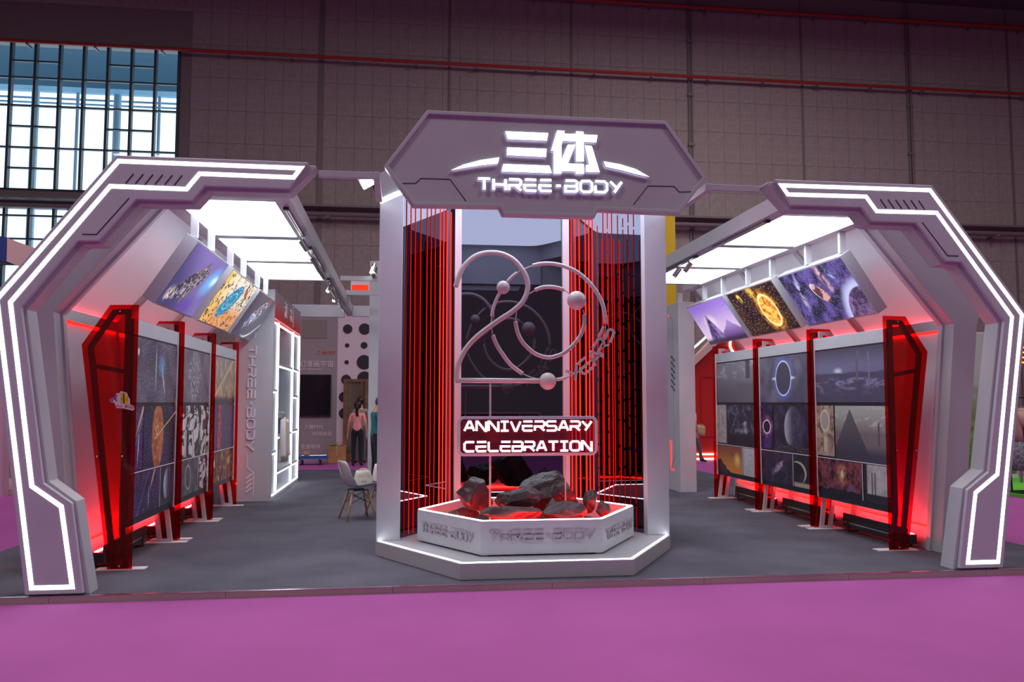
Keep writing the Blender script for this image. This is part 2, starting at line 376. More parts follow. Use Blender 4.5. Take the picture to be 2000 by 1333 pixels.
def p_galaxy(x, y, ar):
    c = sky_n(x, y, (.015, .012, .025), (.06, .04, .10), 3, 121); c = add_stars(x, y, c, 3, 24); r = ell(x, y, .55*ar, .5, .62, .17, .45)
    n = noise(x, y, 6, 6, 1.6, 8); c = mixc(r.st(1, .2)*n.st(.35, .6), c, (.55, .45, .85)); return mixc(ell(x, y, .62*ar, .58, .3, .10, .62).st(1, .1)*n.st(.35, .6), c, (1, .5, .15))
def p_cres(x, y, ar):
    c = sky_n(x, y, (.012, .012, .018), (.05, .05, .07), 3, 131); r = ell(x, y, .2*ar, .45, .5*ar, .36); r2 = ell(x, y, .1*ar, .40, .5*ar, .36)
    c = mixc(r.st(1, .97)*r2.st(.95, 1.05), c, (.55, .55, .45)); return mixc(y.st(.17, .1), c, (.55, .45, .33))
def p_nebula(x, y, ar):
    n = noise(x, y, 4, 7, .8, 141); c = mixc(n.st(.35, .6), (.02, .015, .03), (.30, .07, .09)); r = ell(x, y, .58*ar, .62, .3, .36)
    c = mixc(r.st(1.2, .1)*n.st(.3, .6), c, (.95, .42, .2)); c = mixc(r.st(.4, 0), c, (1, .9, .75)); c = mixc(n.st(.55, .62)*y.st(.4, .15), c, (.12, .14, .5))
    h = noise(x, y*.3, 8, 4, 0, 9)*.35; return mixc((y-h).st(.02, -.02), c, (.02, .018, .03))
def p_pyramid(x, y, ar):
    c = mixc(y.st(.45, .95), (.24, .20, .19), (.44, .46, .43)); n = noise(x, y*2.5, 4, 6, .5, 151); c = mixc(n.st(.5, .65)*y.st(.5, .7), c, (.55, .56, .53))
    c = mixc(y.st(.55, .5), c, (.21, .18, .19)); t = ((x-.3*ar).abs()*1.35+y-.94).st(.015, -.015); c = mixc(t, c, mixc(y.st(.2, .9), (.085, .08, .105), (.15, .14, .15)))
    c = mixc((x-.83*ar).abs().st(.025, .02)*y.st(.3, .32)*y.st(.72, .7), c, (.12, .1, .11)); return mixc(y.st(.34, .1), c, (.07, .062, .10))
def p_relic(x, y, ar):
    c = mixc(noise(x, y, 4, 6, 1, 161).st(.35, .65), (.20, .12, .09), (.55, .42, .34)); r = ell(x, y, .5*ar, .7, .17, .2)
    c = mixc((r-1).abs().st(.2, .05), c, (.75, .62, .52)); c = mixc(r.st(.9, .8), c, (.42, .38, .38))
    return mixc(((x-.5*ar).abs()).st(.08, .05)*y.st(.05, .1)*y.st(.4, .36), c, (.70, .56, .42))
def p_pillars(x, y, ar):
    c = mixc(noise(x, y, 3, 6, .4, 171).st(.3, .7), (.36, .36, .42), (.62, .60, .58)); k = ((x-.38*ar).abs()-.07).abs().st(.04, .025)*y.st(.8, .78)
    c = mixc(k, c, (.17, .14, .15)); c = mixc(y.st(.24, .2), c, (.035, .03, .04)); return mixc(x.st(.16*ar, .10*ar), c, (.03, .028, .035))
def p_storm(x, y, ar):
    n = noise(x, y*1.4, 4, 7, .7, 181); c = mixc(n.st(.45, .7), (.03, .028, .05), (.16, .14, .26)); c = mixc(ell(x, y, .55*ar, .38, .45, .1).st(1, 0)*n.st(.3, .6), c, (.55, .5, .6))
    c = mixc(ell(x, y, .62*ar, .6, .12, .25).st(1, .2)*n.st(.4, .6), c, (.45, .45, .55)); return mixc(y.st(.34, .24), c, (.022, .02, .03))
def p_bark(x, y, ar): return mixc(noise(x*3, y*.6, 8, 6, 1.5, 191).st(.35, .65), (.26, .21, .18), (.62, .6, .62))
def p_sunset(x, y, ar):
    c = mixc(y.st(.1, 1), (.75, .30, .05), (.30, .10, .05)); c = mixc(ell(x, y, .82*ar, .5, .42, .36).st(1, 0), c, (1, .72, .2))
    h = noise(x, y*.3, 5, 5, .3, 201)*.5+.28-x*.4; c = mixc((y-h).st(.03, -.03), c, (.07, .03, .03)); return mixc(ell(x, y, .62*ar, .7, .16, .04, -.5).st(1, .7), c, (.16, .07, .06))
def p_plan(x, y, ar):
    c = mixc(noise(x, y, 3, 5, .5, 211).st(.3, .7), (.52, .51, .55), (.66, .65, .68)); v = ell(x, y, .5*ar, .66, .2, .13); c = mixc((v-1).abs().st(.1, .02), c, (.3, .3, .33))
    return mixc((noise(x, y, 6, 2, 2, 5)-.5).abs().st(.012, .002)*y.st(.5, .4), c, (.3, .3, .33))
# back-lit pictures
def p_ship(x, y, ar):
    c = mixc((x*.7+y*.9).st(.35, 1.5), (.05, .05, .15), (.20, .16, .42)); c = mixc(ell(x, y, .86*ar, .62, .5, .34, .5).st(1, 0), c, (.16, .55, .95))
    c = mixc(ell(x, y, .92*ar, .66, .2, .14, .4).st(1, 0), c, (.75, .95, 1)); c = mixc(ell(x, y, .62*ar, .1, .5, .26, .2).st(1, 0)*.8, c, (.12, .06, .42))
    n = noise(x, y, 9, 6, 1.2, 221); b = ell(x, y, .42*ar, .46, .62, .2, .52).st(1, .85); c = mixc(b, c, mixc(n.st(.48, .56), (.03, .03, .05), (.38, .37, .44)))
    r = ell(x, y, .5*ar, .5, .09, .36, -.35); c = mixc((r-1).abs().st(.24, .08), c, (.16, .12, .14)); c = mixc((r-.78).abs().st(.06, .01), c, (.75, .5, .25))
    return mixc(ell(x, y, .12*ar, .2, .2, .16, .6).st(1, .2)*n.st(.4, .55), c, (.9, .75, .6))
def p_paint(x, y, ar):
    n = noise(x, y, 5, 4, 3, 231); c = mixc(n.st(.42, .47), (.03, .02, .02), (.85, .78, .60)); c = mixc(y.st(.6, .25)*n.st(.4, .5), c, (.85, .33, .06)); c = mixc(x.st(.3*ar, .05*ar)*n.st(.45, .5), c, (.95, .62, .10))
    r = ell(x, y, .46*ar, .52, .52, .27, .62); v = ((n*34).m('SINE')).st(-.2, .6); c = mixc(r.st(1, .93), c, mixc(v, (.02, .08, .34), (.04, .52, .62)))
    c = mixc((r-.5).abs().st(.05, .01), c, (.15, .85, .55)); c = mixc(ell(x, y, .76*ar, .8, .2, .07, -.5).st(1, .8), c, (.45, .08, .05)); return mixc(voro(x, y, 9, 2).st(.13, .1)*n.st(.5, .53), c, (.9, .9, .86))
def p_silver(x, y, ar):
    n = noise(x, y, 5, 7, 2.2, 241); c = mixc((x+y).st(.3, 1.6), (.03, .03, .06), (.10, .09, .12)); r = ell(x, y, .5*ar, .56, .75, .26, .55)
    c = mixc(r.st(1, .55)*n.st(.47, .56), c, (.72, .74, .85)); c = mixc(ell(x, y, .34*ar, .42, .25, .1, .6).st(1, 0)*.8, c, (.2, .2, .75)); c = mixc(ell(x, y, .75*ar, .93, .3, .08).st(1, .2), c, (.3, .09, .06))
    l = (y-.02-(x-.5*ar)*(x-.5*ar)*.4).abs(); return mixc(l.st(.04, .0)*x.st(.3*ar, .7*ar), c, (.85, .95, 1))
def p_peak(x, y, ar):
    c = mixc(y.st(.15, 1), (.80, .62, .86), (.28, .16, .62)); c = mixc(ell(x, y, .38*ar, .5, .5, .28).st(1, 0)*.9, c, (.98, .86, .92)); n = noise(x, y, 8, 6, .6, 251)
    c = mixc(((x-.78*ar).abs()*.5+y-.42-n*.12).st(.02, -.02), c, mixc(y.st(.1, .45), (.16, .08, .28), (.42, .26, .60)))
    c = mixc(((x-.34*ar).abs()*1.5+y-.72-(n-.5)*.2).st(.02, -.02), c, mixc(n.st(.4, .65), (.05, .03, .13), (.32, .22, .52))); c = mixc(y.st(.16, .04), c, (.035, .02, .06))
    return mixc(stars(x, y, 17, 3, .12)*x.st(.6*ar, .7*ar)*y.st(.5, .6), c, (1, 1, 1))
def p_sun(x, y, ar):
    c = sky_n(x, y, (.018, .008, .008), (.07, .03, .015), 3, 261); n = noise(x, y, 7, 6, 1, 9); r = ell(x, y, .66*ar, .46, .33, .36)
    c = mixc(ell(x, y, .52*ar, .86, .2, .42, .55).st(1, 0)*n.st(.3, .6), c, (1, .58, .06)); c = mixc(r.st(1.5, .9)*n.st(.35, .6), c, (.9, .34, .03))
    c = mixc(r.st(1, .96), c, mixc(n.st(.4, .6), (.60, .10, .01), (1, .62, .10))); c = mixc((r-.93).abs().st(.12, .03), c, (1, .95, .35)); c = mixc(ell(x, y, .84*ar, .38, .06, .075).st(1, .85), c, (.07, .04, .04))
    c = mixc(ell(x, y, .22*ar, .84, .10, .13, .4).st(1, .5)*n.st(.3, .5), c, (1, .65, .1)); return mixc(stars(x, y*.7+x*.4, 15, 4, .1), c, (1, .93, .85))
def p_orbit(x, y, ar):
    n = noise(x, y, 4, 7, 1, 271); c = mixc(n.st(.35, .65), (.02, .018, .045), (.13, .09, .34)); c = mixc(ell(x, y, .2*ar, .62, .12, .5, -.25).st(1, 0)*n.st(.4, .6), c, (.62, .62, .9))
    c = mixc(ell(x, y, .62*ar, .78, .13, .5, .3).st(1, 0)*n.st(.35, .6), c, (.8, .5, .55)); c = mixc(ell(x, y, .72*ar, .9, .09, .4, .55).st(1, 0)*n.st(.4, .6), c, (.4, .6, 1))
    r = ell(x, y, .98*ar, -.15, .62, .66); c = mixc((r-1).abs().st(.3, 0)*.9, c, (.55, .62, .95)); c = mixc(r.st(.99, .95), c, mixc(n.st(.4, .65), (.05, .03, .08), (.28, .15, .34)))
    b = ell(x, y, .48*ar, .52, .26, .12, -.75); c = mixc(b.st(1, .9), c, mixc(n.st(.48, .56), (.10, .04, .05), (.65, .36, .34))); c = mixc((b-1).abs().st(.12, .02)*x.st(.5*ar, .36*ar), c, (.85, .85, .9)); return add_stars(x, y, c, 6, 24)

# ================================================================== THE HALL
FZ = -.05; YW = 25
struct('floor', box(-40, 45, -25, YW, FZ-.2, FZ), MAGENTA)
struct('ceiling', box(-40, 45, -25, YW+.5, 19, 19.3), mat('hall_roof', (.10, .095, .11), .8))
struct('wall_left', box(-40.4, -40, -25, YW, FZ-.2, 19), mat('hall_side_wall', (.40, .34, .36), .8))
struct('wall_right', box(45, 45.4, -25, YW, FZ-.2, 19), MATS['hall_side_wall'])
struct('wall_front', box(-40, 45, -25.4, -25, FZ-.2, 19), MATS['hall_side_wall'])
WX0, WX1 = -18.5, -9.95
W1 = (9.52, 15.15); W2 = (4.4, 8.85)
wall = struct('wall_back', join(box(-40, WX0, YW, YW+.4, FZ-.2, 19), box(WX1, 45, YW, YW+.4, FZ-.2, 19),
    box(WX0, WX1, YW, YW+.4, W1[1], 19), box(WX0, WX1, YW, YW+.4, W2[1], W1[0]), box(WX0, WX1, YW, YW+.4, FZ-.2, W2[0])), CONCD)
# cladding panels, each its own piece
pw, ph = .69, 1.29
pv = box(.005, pw-.005, 0, .02, .005, ph-.005)
first = None; cells = []
for i in range(-14, 54):
    for j in range(0, 15):
        x0 = WX1+.45+i*pw; z0 = -.05+j*ph
        if x0 < WX1+.4 and z0 < W1[1]+.5 and z0+ph > W2[0]-.5 and x0+pw > WX0: continue
        if z0+ph > 18.95: continue
        cells.append((x0, z0))
cells.sort(key=lambda c: (0 if (6.2 < c[1] and -10 < c[0] < 25.5) else 1, -c[1]))
for n, (x0, z0) in enumerate(cells[:300]):
    if first is None:
        first = mk('cladding_panel', pv, CONC, wall); o = first
    else:
        o = first.copy(); C.objects.link(o)
    o.location = (x0, YW-.02, z0)
rest = mk('cladding_panel_field', join(*[xf(pv, lambda v, a=a: v+Vector((a[0], YW-.02, a[1]))) for a in cells[300:]]), CONC, wall); rest['kind'] = 'stuff'
for px in (628, 878, 1116, 1565, 1968):
    X = at(px, 150, y=YW).x; wd = .10 if px in (628,) else .045
    mk('joint_cover', box(X-wd, X+wd, YW-.06, YW-.03, FZ, 19), GREYM, wall)
for px in (1346, 1771):
    X = at(px, 150, y=YW).x
    t = thing('conduit_pair', (X, YW, 0), 'pair of thin grey conduits climbing the hall wall, '+('nearer the tower sign' if px < 1500 else 'behind the arch beside the clothes rack'), 'conduit', 'wall conduits')
    for s in (-.06, .07): mk('pipe', tube([(X+s, YW-.12, 5), (X+s, YW-.12, 18.9)], .035, 8), GREYM, t)
    for z in (10.6, 12.2, 14.3, 16.6): mk('clamp', box(X-.12, X+.13, YW-.17, YW-.06, z, z+.10), GREYM, t)
for z, nm in ((15.02, 'lower'), (18.0, 'upper')):
    t = thing('sprinkler_pipe', (0, YW-.4, z), f'long red sprinkler pipe crossing the hall wall, the {nm} of two', 'pipe', 'red sprinkler pipes')
    mk('pipe', tube([(-30, YW-.4, z), (44, YW-.4, z)], .065 if z < 16 else .075, 10), REDPIPE, t)
    b0 = mk('bracket', box(-.03, .03, YW-.45, YW-.06, z-.14, z-.06), GREYM, t)
    for i in range(-6, 15):
        b = b0.copy(); C.objects.link(b); b.location = (i*2.4-.9-0, 0, 0)
    b0.location = (16*2.4, 0, 0)
t = thing('cable_tray', (0, YW-.5, 9.0), 'long grey cable tray running along the hall wall below the red pipes', 'cable tray')
mk('tray', box(-30, 44, YW-.7, YW-.1, 9.05, 9.13), GREYM, t); mk('pipe', tube([(-30, YW-.5, 8.8), (44, YW-.5, 8.8)], .09, 8), GREYM, t)
b0 = None
for i in range(24):
    vf = box(-.05, .05, YW-.72, YW-.05, 8.62, 8.7)
    if b0 is None: b0 = b = mk('bracket', vf, GREYM, t)
    else: b = b0.copy(); C.objects.link(b)
    b.location = (-29+i*3.1, 0, 0)
# windows
MULL = mat('window_frame_metal', (.045, .075, .10), .5)
def window(name, z0, z1, hz, part_hz):
    t = tag(bpy.data.objects.new(name, None), None, None, kind='structure'); C.objects.link(t); t.location = (WX1, YW, z0)
    xs = [WX1-.86*k for k in range(10)]
    for i, x in enumerate(xs): mk('mullion', box(x-.045, x+.045, YW-.12, YW+.12, z0, z1), MULL, t)
    for z in [z0]+hz+[z1]: mk('transom', box(xs[-1], xs[0], YW-.05, YW+.08, z-.03, z+.03), MULL, t)
    for z in part_hz:
        for a in (1, 5): mk('transom', box(xs[a+2]+.045, xs[a]-.045, YW-.05, YW+.08, z-.03, z+.03), MULL, t)
    zz = [z0]+hz+[z1]
    for i in range(9):
        for a, b in zip(zz, zz[1:]):
            mk('pane', ([(xs[i], YW+.02, a), (xs[i+1], YW+.02, a), (xs[i+1], YW+.02, b), (xs[i], YW+.02, b)], [[0, 1, 2, 3]]), GLASS, t)
    return t
zf = lambda py: at(180, py, y=YW).z
window('window_1', W1[0], W1[1], [zf(293), zf(212), zf(158)], [zf(333), zf(252), zf(126)])
window('window_2', W2[0], W2[1], [zf(520), zf(425)], [zf(470)])
# outside the window: canopy fascia and columns under an overcast sky
OUT = mat('outside_steel', (.10, .24, .36), .6); OUT2 = mat('outside_column', (.42, .56, .66), 1, spec=0)
zc = at(180, 172, y=29).z
o = mk('entrance_canopy', join(box(-34, 2, 29, 29.6, zc, 24), box(-34, 2, 29, 36, zc+2.2, zc+2.6)), OUT); tag(o, 'blue grey canopy fascia seen through the tall hall window', 'canopy')
for k, px in enumerate((67, 228, 150, 310)):
    X = at(px, 250, y=30.2).x; r = .16 if k < 2 else .07
    o = mk('outside_column', tube([(X, 30.2, -.2), (X, 30.2, zc+2.2)], r, 12), OUT2); tag(o, ('thick round' if k < 2 else 'slim')+' column standing outside beyond the hall window', 'column', 'thick outside columns' if k < 2 else 'slim outside columns')
o = mk('outside_rail', join(*[tube([(-34, 31, at(180, q, y=31).z), (2, 31, at(180, q, y=31).z)], .05, 6) for q in (196, 205)]), OUT2); tag(o, 'pale double rail outside the hall window', 'rail')

# ================================================================== BOOTH PLATFORM
EY, BACK = -.185, 12.8
plat = thing('booth_platform', (0, 0, 0), 'low booth platform covered with dark grey carpet and edged in bare metal', 'platform')
mk('carpet', box(-5.6, 5.6, EY+.012, BACK, FZ, 0), CARPET, plat)
EDGE = mat('edge_strip', (.42, .33, .31), .5, var=.1, vscale=1)
for k in range(8):
    a, b = -5.6+k*1.4, -5.6+(k+1)*1.4
    mk('edge_strip', box(a+.002, b-.002, EY-.02, EY+.012, FZ, .004), EDGE, plat)
    mk('edge_cap', box(a+.002, b-.002, EY-.022, EY+.02, .004, .0075), CHROME, plat)

# ================================================================== PORTAL ARCHES AND GALLERIES
YA = -.177
PO = [(4.40, .02), (4.77, 2.47), (3.81, 3.735), (2.185, 3.735)]
PA = PO + [(2.345, 3.487), (3.066, 3.488), (3.168, 3.353), (3.633, 3.352), (3.928, 2.98), (4.095, 2.975), (4.522, 2.401), (4.291, .93), (4.061, .762), (3.945, .02)]
PB = [(4.385, 0), (4.755, 2.465), (3.80, 3.72), (2.13, 3.72), (2.12, 3.70), (2.343, 3.458), (3.047, 3.455), (3.153, 3.327), (3.609, 3.322), (3.907, 2.955), (4.065, 2.951), (4.493, 2.385), (4.266, .943), (4.042, .774), (3.905, 0)]
LEDP = [(4.348, .075), (4.032, .075), (4.142, .735), (4.379, .907), (4.609, 2.441), (3.848, 3.459), (3.217, 3.455), (3.112, 3.596), (2.31, 3.591), (2.25, 3.677), (3.787, 3.682), (4.716, 2.464)]
def portal(s):
    lab_ = 'grey portal arch outlined in white light tubes, '+('beside the tall hall window' if s < 0 else 'beside the clothes rack stall')
    t = thing('portal_arch', (s*4.1, YA, 0), lab_, 'arch', 'portal arches')
    F = lambda u, v, d: (s*u, d, v)
    bevel(mk('front_plate', prism(PA, YA, YA+.045, F), SHELL, t), .008)
    bevel(mk('body', prism(PB, YA+.045, .06, F), SHELL2, t), .006)
    mk('light_tube', ribbon(LEDP, .036, YA-.002, YA+.001, F, True), LEDW, t)
    for k in range(6):
        x = 3.66-k*.0805
        mk('vent_slot', ribbon([(x, 3.575), (x+.062, 3.487)], .010, YA-.004, YA+.001, F), DARK, t)
    mk('panel_line', ribbon([(3.69, 3.36), (3.945, 3.035), (4.06, 3.035)], .009, YA-.003, YA+.001, F), DARK, t)
    return t
portal(-1); portal(1)

RIB_IN = [(4.36, 0), (4.61, 2.455), (3.70, 3.54)]
RIB_OUT = [(3.60, 3.74), (4.0, 3.74), (4.93, 2.60), (4.885, 2.44), (4.62, 0)]
def gallery(s):
    t = thing('gallery_shell', (s*4.4, 3.5, 0), 'white gallery tunnel of sloped stretched sheets and ribs, '+('ending at the lit shelf unit' if s < 0 else 'ending at the plain white end cabinet'), 'gallery', 'gallery tunnels')
    F = lambda u, v, d: (s*u, d, v)
    RIB = RIB_IN+[(3.60, 3.54)]+RIB_OUT
    bevel(mk('front_rib', prism(RIB, .70, .86, F), SHELL2, t), .005)
    inn = [(4.335, 0), (4.585, 2.445), (3.66, 3.54), (3.70, 3.54), (4.62, 2.455), (4.37, 0)]
    mk('rib_lip', prism(inn, .86, .93, F), SHELL, t)
    for y in (2.45, 4.2, 6.25): mk('rib', prism([(4.372, .0), (4.615, 2.44), (3.69, 3.535), (3.76, 3.535), (4.70, 2.45), (4.45, 0)], y, y+.10, F), SHELL2, t)
    ys = [.93, 2.45, 4.2, 6.25]
    for i in range(3):
        a, b = ys[i]+(.0 if i == 0 else .10), ys[i+1]
        mk('wall_sheet', prism([(4.400, .10), (4.634, 2.40), (4.654, 2.40), (4.42, .10)], a, b, F), FABRIC, t)
        mk('roof_sheet', prism([(4.640, 2.49), (3.71, 3.56), (3.726, 3.575), (4.655, 2.505)], a, b, F), FABRIC, t)
        mk('knee_beam', prism([(4.58, 2.405), (4.655, 2.405), (4.655, 2.499), (4.612, 2.499), (4.608, 2.522), (4.60, 2.522)], a, b, F), SHELL, t)
        mk('kick_board', prism([(4.385, 0), (4.44, 0), (4.44, .10), (4.395, .10)], a, b, F), SHELL, t)
        mk('red_light_line', prism([(4.615, 2.385), (4.63, 2.385), (4.63, 2.402), (4.615, 2.402)], a, b, F), LEDR, t)
        mk('red_light_line', prism([(4.618, 2.50), (4.634, 2.50), (4.634, 2.504), (4.618, 2.504)], a, b, F), KNEEFILL if s < 0 else KNEEFILL2, t)  # unseen strip added on the beam to throw red onto the roof sheet
        mk('red_light_line', prism([(4.396, .235), (4.414, .235), (4.4155, .25), (4.3975, .25)], a, b, F), LEDR, t)
    mk('ceiling_beam', box(min(s*2.42, s*2.577), max(s*2.42, s*2.577), .07, 11.4 if s < 0 else 9.9, 3.54, 3.715), SHELL, t)
    mk('ceiling_beam', box(min(s*3.517, s*3.60), max(s*3.517, s*3.60), .07, 6.35, 3.54, 3.70), SHELL, t)
    mk('ceiling_beam', box(min(s*3.60, s*3.69), max(s*3.60, s*3.69), .94, 6.35, 3.545, 3.69), SHELL, t)
    mk('soffit', box(min(s*2.577, s*3.517), max(s*2.577, s*3.517), .07, .60, 3.57, 3.70), SHELL, t)
    LY = ((.70, 2.36), (2.55, 4.12), (4.30, 5.87)) if s < 0 else ((.63, 2.16), (2.33, 3.84), (4.01, 5.50))
    for i, (a, b) in enumerate(LY):
        w_ = ['nearest the arch', 'in the middle of its row', 'farthest from the arch'][i]
        l = thing('ceiling_light', (s*3.05, (a+b)/2, 3.54), f'square white ceiling light {w_}, '+('on the shelf unit side' if s < 0 else 'on the red stall side'), 'ceiling light', 'gallery ceiling lights')
        mk('housing', box(min(s*2.58, s*3.515), max(s*2.58, s*3.515), a, b, 3.575, 3.66), SHELL, l)
        mk('diffuser', box(min(s*2.585, s*3.51), max(s*2.585, s*3.51), a+.005, b-.005, 3.56, 3.574), PANELW, l)
    for a, b in zip([p[1] for p in LY], [p[0] for p in LY[1:]]+[LY[2][1]+.1]):
        mk('cross_bar', box(min(s*2.578, s*3.516), max(s*2.578, s*3.516), a+.004, b-.004, 3.55, 3.69), SHELL2, t)
    return t
gallery(-1); gallery(1)

# rows of hanging back-lit picture boxes
def quad_uv(name, pts, m, parent):
    me = bpy.data.meshes.new(name); me.from_pydata([tuple(p) for p in pts], [], [[0, 1, 2, 3]])
    uv = me.uv_layers.new(name='UVMap')
    for i, c in enumerate(((0, 0), (1, 0), (1, 1), (0, 1))): uv.data[i].uv = c
    me.materials.append(m); o = bpy.data.objects.new(name, me); C.objects.link(o); o.parent = parent
    o.matrix_parent_inverse = parent.matrix_basis.inverted(); return o
def lightbox(s, y0, y1, xt, xb, fn, what, label):
    """tilted picture box between y0 and y1; top edge at |x|=xt, bottom edge at |x|=xb"""
    zt, zb = 3.235, 2.615
    t = thing('hanging_lightbox', (s*xb, (y0+y1)/2, zb), label, 'lightbox', 'hanging lightboxes')
    e = Vector((xb-xt, zb-zt)).normalized(); nrm = Vector((-e.y, e.x))        # outwards and up, away from the aisle
    if nrm.x < 0: nrm = -nrm
    a, b = Vector((xt, zt)), Vector((xb, zb)); th = .14
    F = lambda u, v, d: (s*u, d, v)
    a2, b2 = a-e*.02, b+e*.02
    bevel(mk('case', prism([a2, b2, b2+nrm*th, a2+nrm*th], y0-.02, y1+.02, F), SHELL, t), .004)
    c = -nrm*.004; A, B = a+c, b+c
    far, near = (y1, y0) if s < 0 else (y0, y1)
    m = picture('lightbox_picture', fn, (y1-y0)/.74, .75, .25)
    L, R = (y0, y1) if s < 0 else (y1, y0)
    lab(quad_uv('picture', [F(B.x, B.y, L), F(B.x, B.y, R), F(A.x, A.y, R), F(A.x, A.y, L)], m, t), what)
    for y in (y0+.06, (y0+y1)/2+.08):
        q = a2+nrm*th*.55
        mk('hanger', box(min(s*(q.x-.035), s*(q.x+.035)), max(s*(q.x-.035), s*(q.x+.035)), y-.025, y+.025, q.y, 3.54), SHELL, t)
    return t
lightbox(-1, 1.15, 2.62, 3.42, 3.82, p_ship, 'dark spacecraft before a blue glow', 'tilted hanging lightbox showing a dark spacecraft against blue light')
lightbox(-1, 2.95, 4.65, 3.42, 3.82, p_paint, 'teal and orange swirling paint', 'tilted hanging lightbox showing teal swirls on orange paint')
lightbox(-1, 4.92, 6.40, 3.42, 3.82, p_silver, 'silver shards over a dark planet', 'tilted hanging lightbox showing silver shards over darkness')
lightbox(1, 1.13, 2.70, 3.56, 3.97, p_orbit, 'burning craft above a purple planet', 'tilted hanging lightbox showing wreckage above a purple planet')
lightbox(1, 2.93, 4.48, 3.56, 3.97, p_sun, 'yellow burning sun', 'tilted hanging lightbox showing a yellow burning sun')
lightbox(1, 4.66, 6.25, 3.56, 3.97, p_peak, 'violet mountain peak at dusk', 'tilted hanging lightbox showing a violet mountain peak')

# display stands -----------------------------------------------------------
FIN = [(3.885, .012), (3.90, 2.555), (4.165, 2.55), (4.415, 2.16), (4.11, .012)]
FRM = [(3.955, .02), (4.005, .40), (4.01, 2.49), (4.14, 2.485), (4.35, 2.14), (4.07, .02)]
BOARD = mat('black_board', (.022, .021, .028), .22)
BZ0, BZ1 = .40, 2.42
def stand(s, y0, y1, pics, label, layout):
    t = thing('display_stand', (s*4.0, (y0+y1)/2, 0), label, 'display stand', 'picture display stands')
    F = lambda u, v, d: (s*u, d, v)
    for k, (ya, yf) in enumerate(((y0, y0+.035), (y1, y1-.075))):
        mk('acrylic_fin', prism(FIN, ya-.004, ya+.004, F), REDA, t)
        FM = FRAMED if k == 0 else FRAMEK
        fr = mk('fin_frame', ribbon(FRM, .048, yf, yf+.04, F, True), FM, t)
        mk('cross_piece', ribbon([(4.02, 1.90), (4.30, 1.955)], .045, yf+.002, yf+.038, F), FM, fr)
        bp = mk('base_plate', box(min(s*3.77, s*4.22), max(s*3.77, s*4.22), yf-.05, yf+.09, .001, .011), WHITE, t)
        if k == 0:
            for p in ((4.07, 2.487), (4.005, 1.08), (4.235, 1.08), (4.0, .04)):
                mk('screw', sphere((s*p[0], ya-.008, p[1]), .011, 8, 6), CHROME, t)
    xb = 3.945; a, b = y0+.022, y1-.026
    bd = mk('board', box(min(s*xb, s*(xb+.03)), max(s*xb, s*(xb+.03)), a, b, BZ0, BZ1), BOARD, t)
    mk('top_band', box(min(s*(xb-.003), s*xb), max(s*(xb-.003), s*xb), a, b, BZ1-.15, BZ1), SHELL, bd)
    mk('edge_profile', box(min(s*(xb-.012), s*(xb+.03)), max(s*(xb-.012), s*(xb+.03)), b, b+.012, BZ0, BZ1), WHITE, bd)
    W, H = b-a, BZ1-BZ0
    xs = s*(xb-.004)
    def pt(u, v):       # u along reading direction, v from top
        return (xs, a+u*W if s < 0 else b-u*W, BZ1-v*H)
    for (fn, what), (u0, u1, v0, v1) in zip(pics, layout):
        m = picture('poster_print', fn, (u1-u0)*W/((v1-v0)*H), .0, .22)
        lab(quad_uv('poster', [pt(u0, v1), pt(u1, v1), pt(u1, v0), pt(u0, v0)], m, bd), what)
    # thin white rules between the posters
    _, (mu0, mu1, mv0, mv1), _, (bu0, bu1, bv0, bv1), (cu0, cu1, cv0, cv1) = layout
    um = bu1+.008
    p, q = pt(um, bv0), pt(um+.008, bv1)
    mk('white_rule', box(min(xs, xs-s*.002), max(xs, xs-s*.002), min(p[1], q[1]), max(p[1], q[1]), q[2], p[2]), WHITE, bd)
    p, q = pt(.0, bv0-.009), pt(1, bv0-.004)
    mk('white_rule', box(min(xs, xs-s*.002), max(xs, xs-s*.002), min(p[1], q[1]), max(p[1], q[1]), q[2], p[2]), WHITE, bd)
    return t
LR = [(0, 1, .085, .405), (.0, .27, .425, .735), (.29, 1, .425, .745), (0, .64, .755, .965), (.67, 1, .755, .965)]
LLf = [(0, 1, .085, .405), (.0, .24, .425, .735), (.25, 1, .425, .745), (0, .64, .755, .965), (.67, 1, .755, .965)]
YS = ((.89, 2.54), (2.64, 4.23), (4.33, 5.97))
st1 = stand(-1, *YS[0], [(p_comet, 'white comet streak among sparks'), (p_fighter, 'dark space scene'), (p_orange, 'orange planet with light rays'), (p_fighter, 'white needle of light among debris'), (p_moon, 'grey moonscape')], 'red finned display stand with a comet poster above an orange planet', LLf)
stand(-1, *YS[1], [(p_ink, 'white curling lines on grey'), (p_inkw, 'black ink pattern'), (p_inkw, 'black and white ink drawing'), (p_sketch, 'grey pencil sketch'), (p_inkw, 'white marks on black')], 'red finned display stand with black and white ink posters', LLf)
stand(-1, *YS[2], [(p_city, 'golden street in perspective'), (p_neon, 'red glow'), (p_neon, 'dark scene with green lights'), (p_fire, 'fire and sparks'), (p_fire, 'orange sparks')], 'red finned display stand with a golden street poster over fire scenes', LLf)
stand(1, *YS[0], [(p_crater, 'blue lit crater with tall pillars'), (p_relic, 'pale relic'), (p_pyramid, 'dark pyramid on a shore'), (p_nebula, 'orange nebula'), (p_pillars, 'pale towers under a bright sky')], 'red finned display stand with a dark pyramid and an orange nebula', LR)
stand(1, *YS[1], [(p_ring, 'glowing blue ring'), (p_eclipse, 'small eclipse ring'), (p_moon, 'large moon over a town'), (p_galaxy, 'tilted galaxy'), (p_cres, 'planet crescent')], 'red finned display stand with a glowing blue ring and a galaxy', LR)
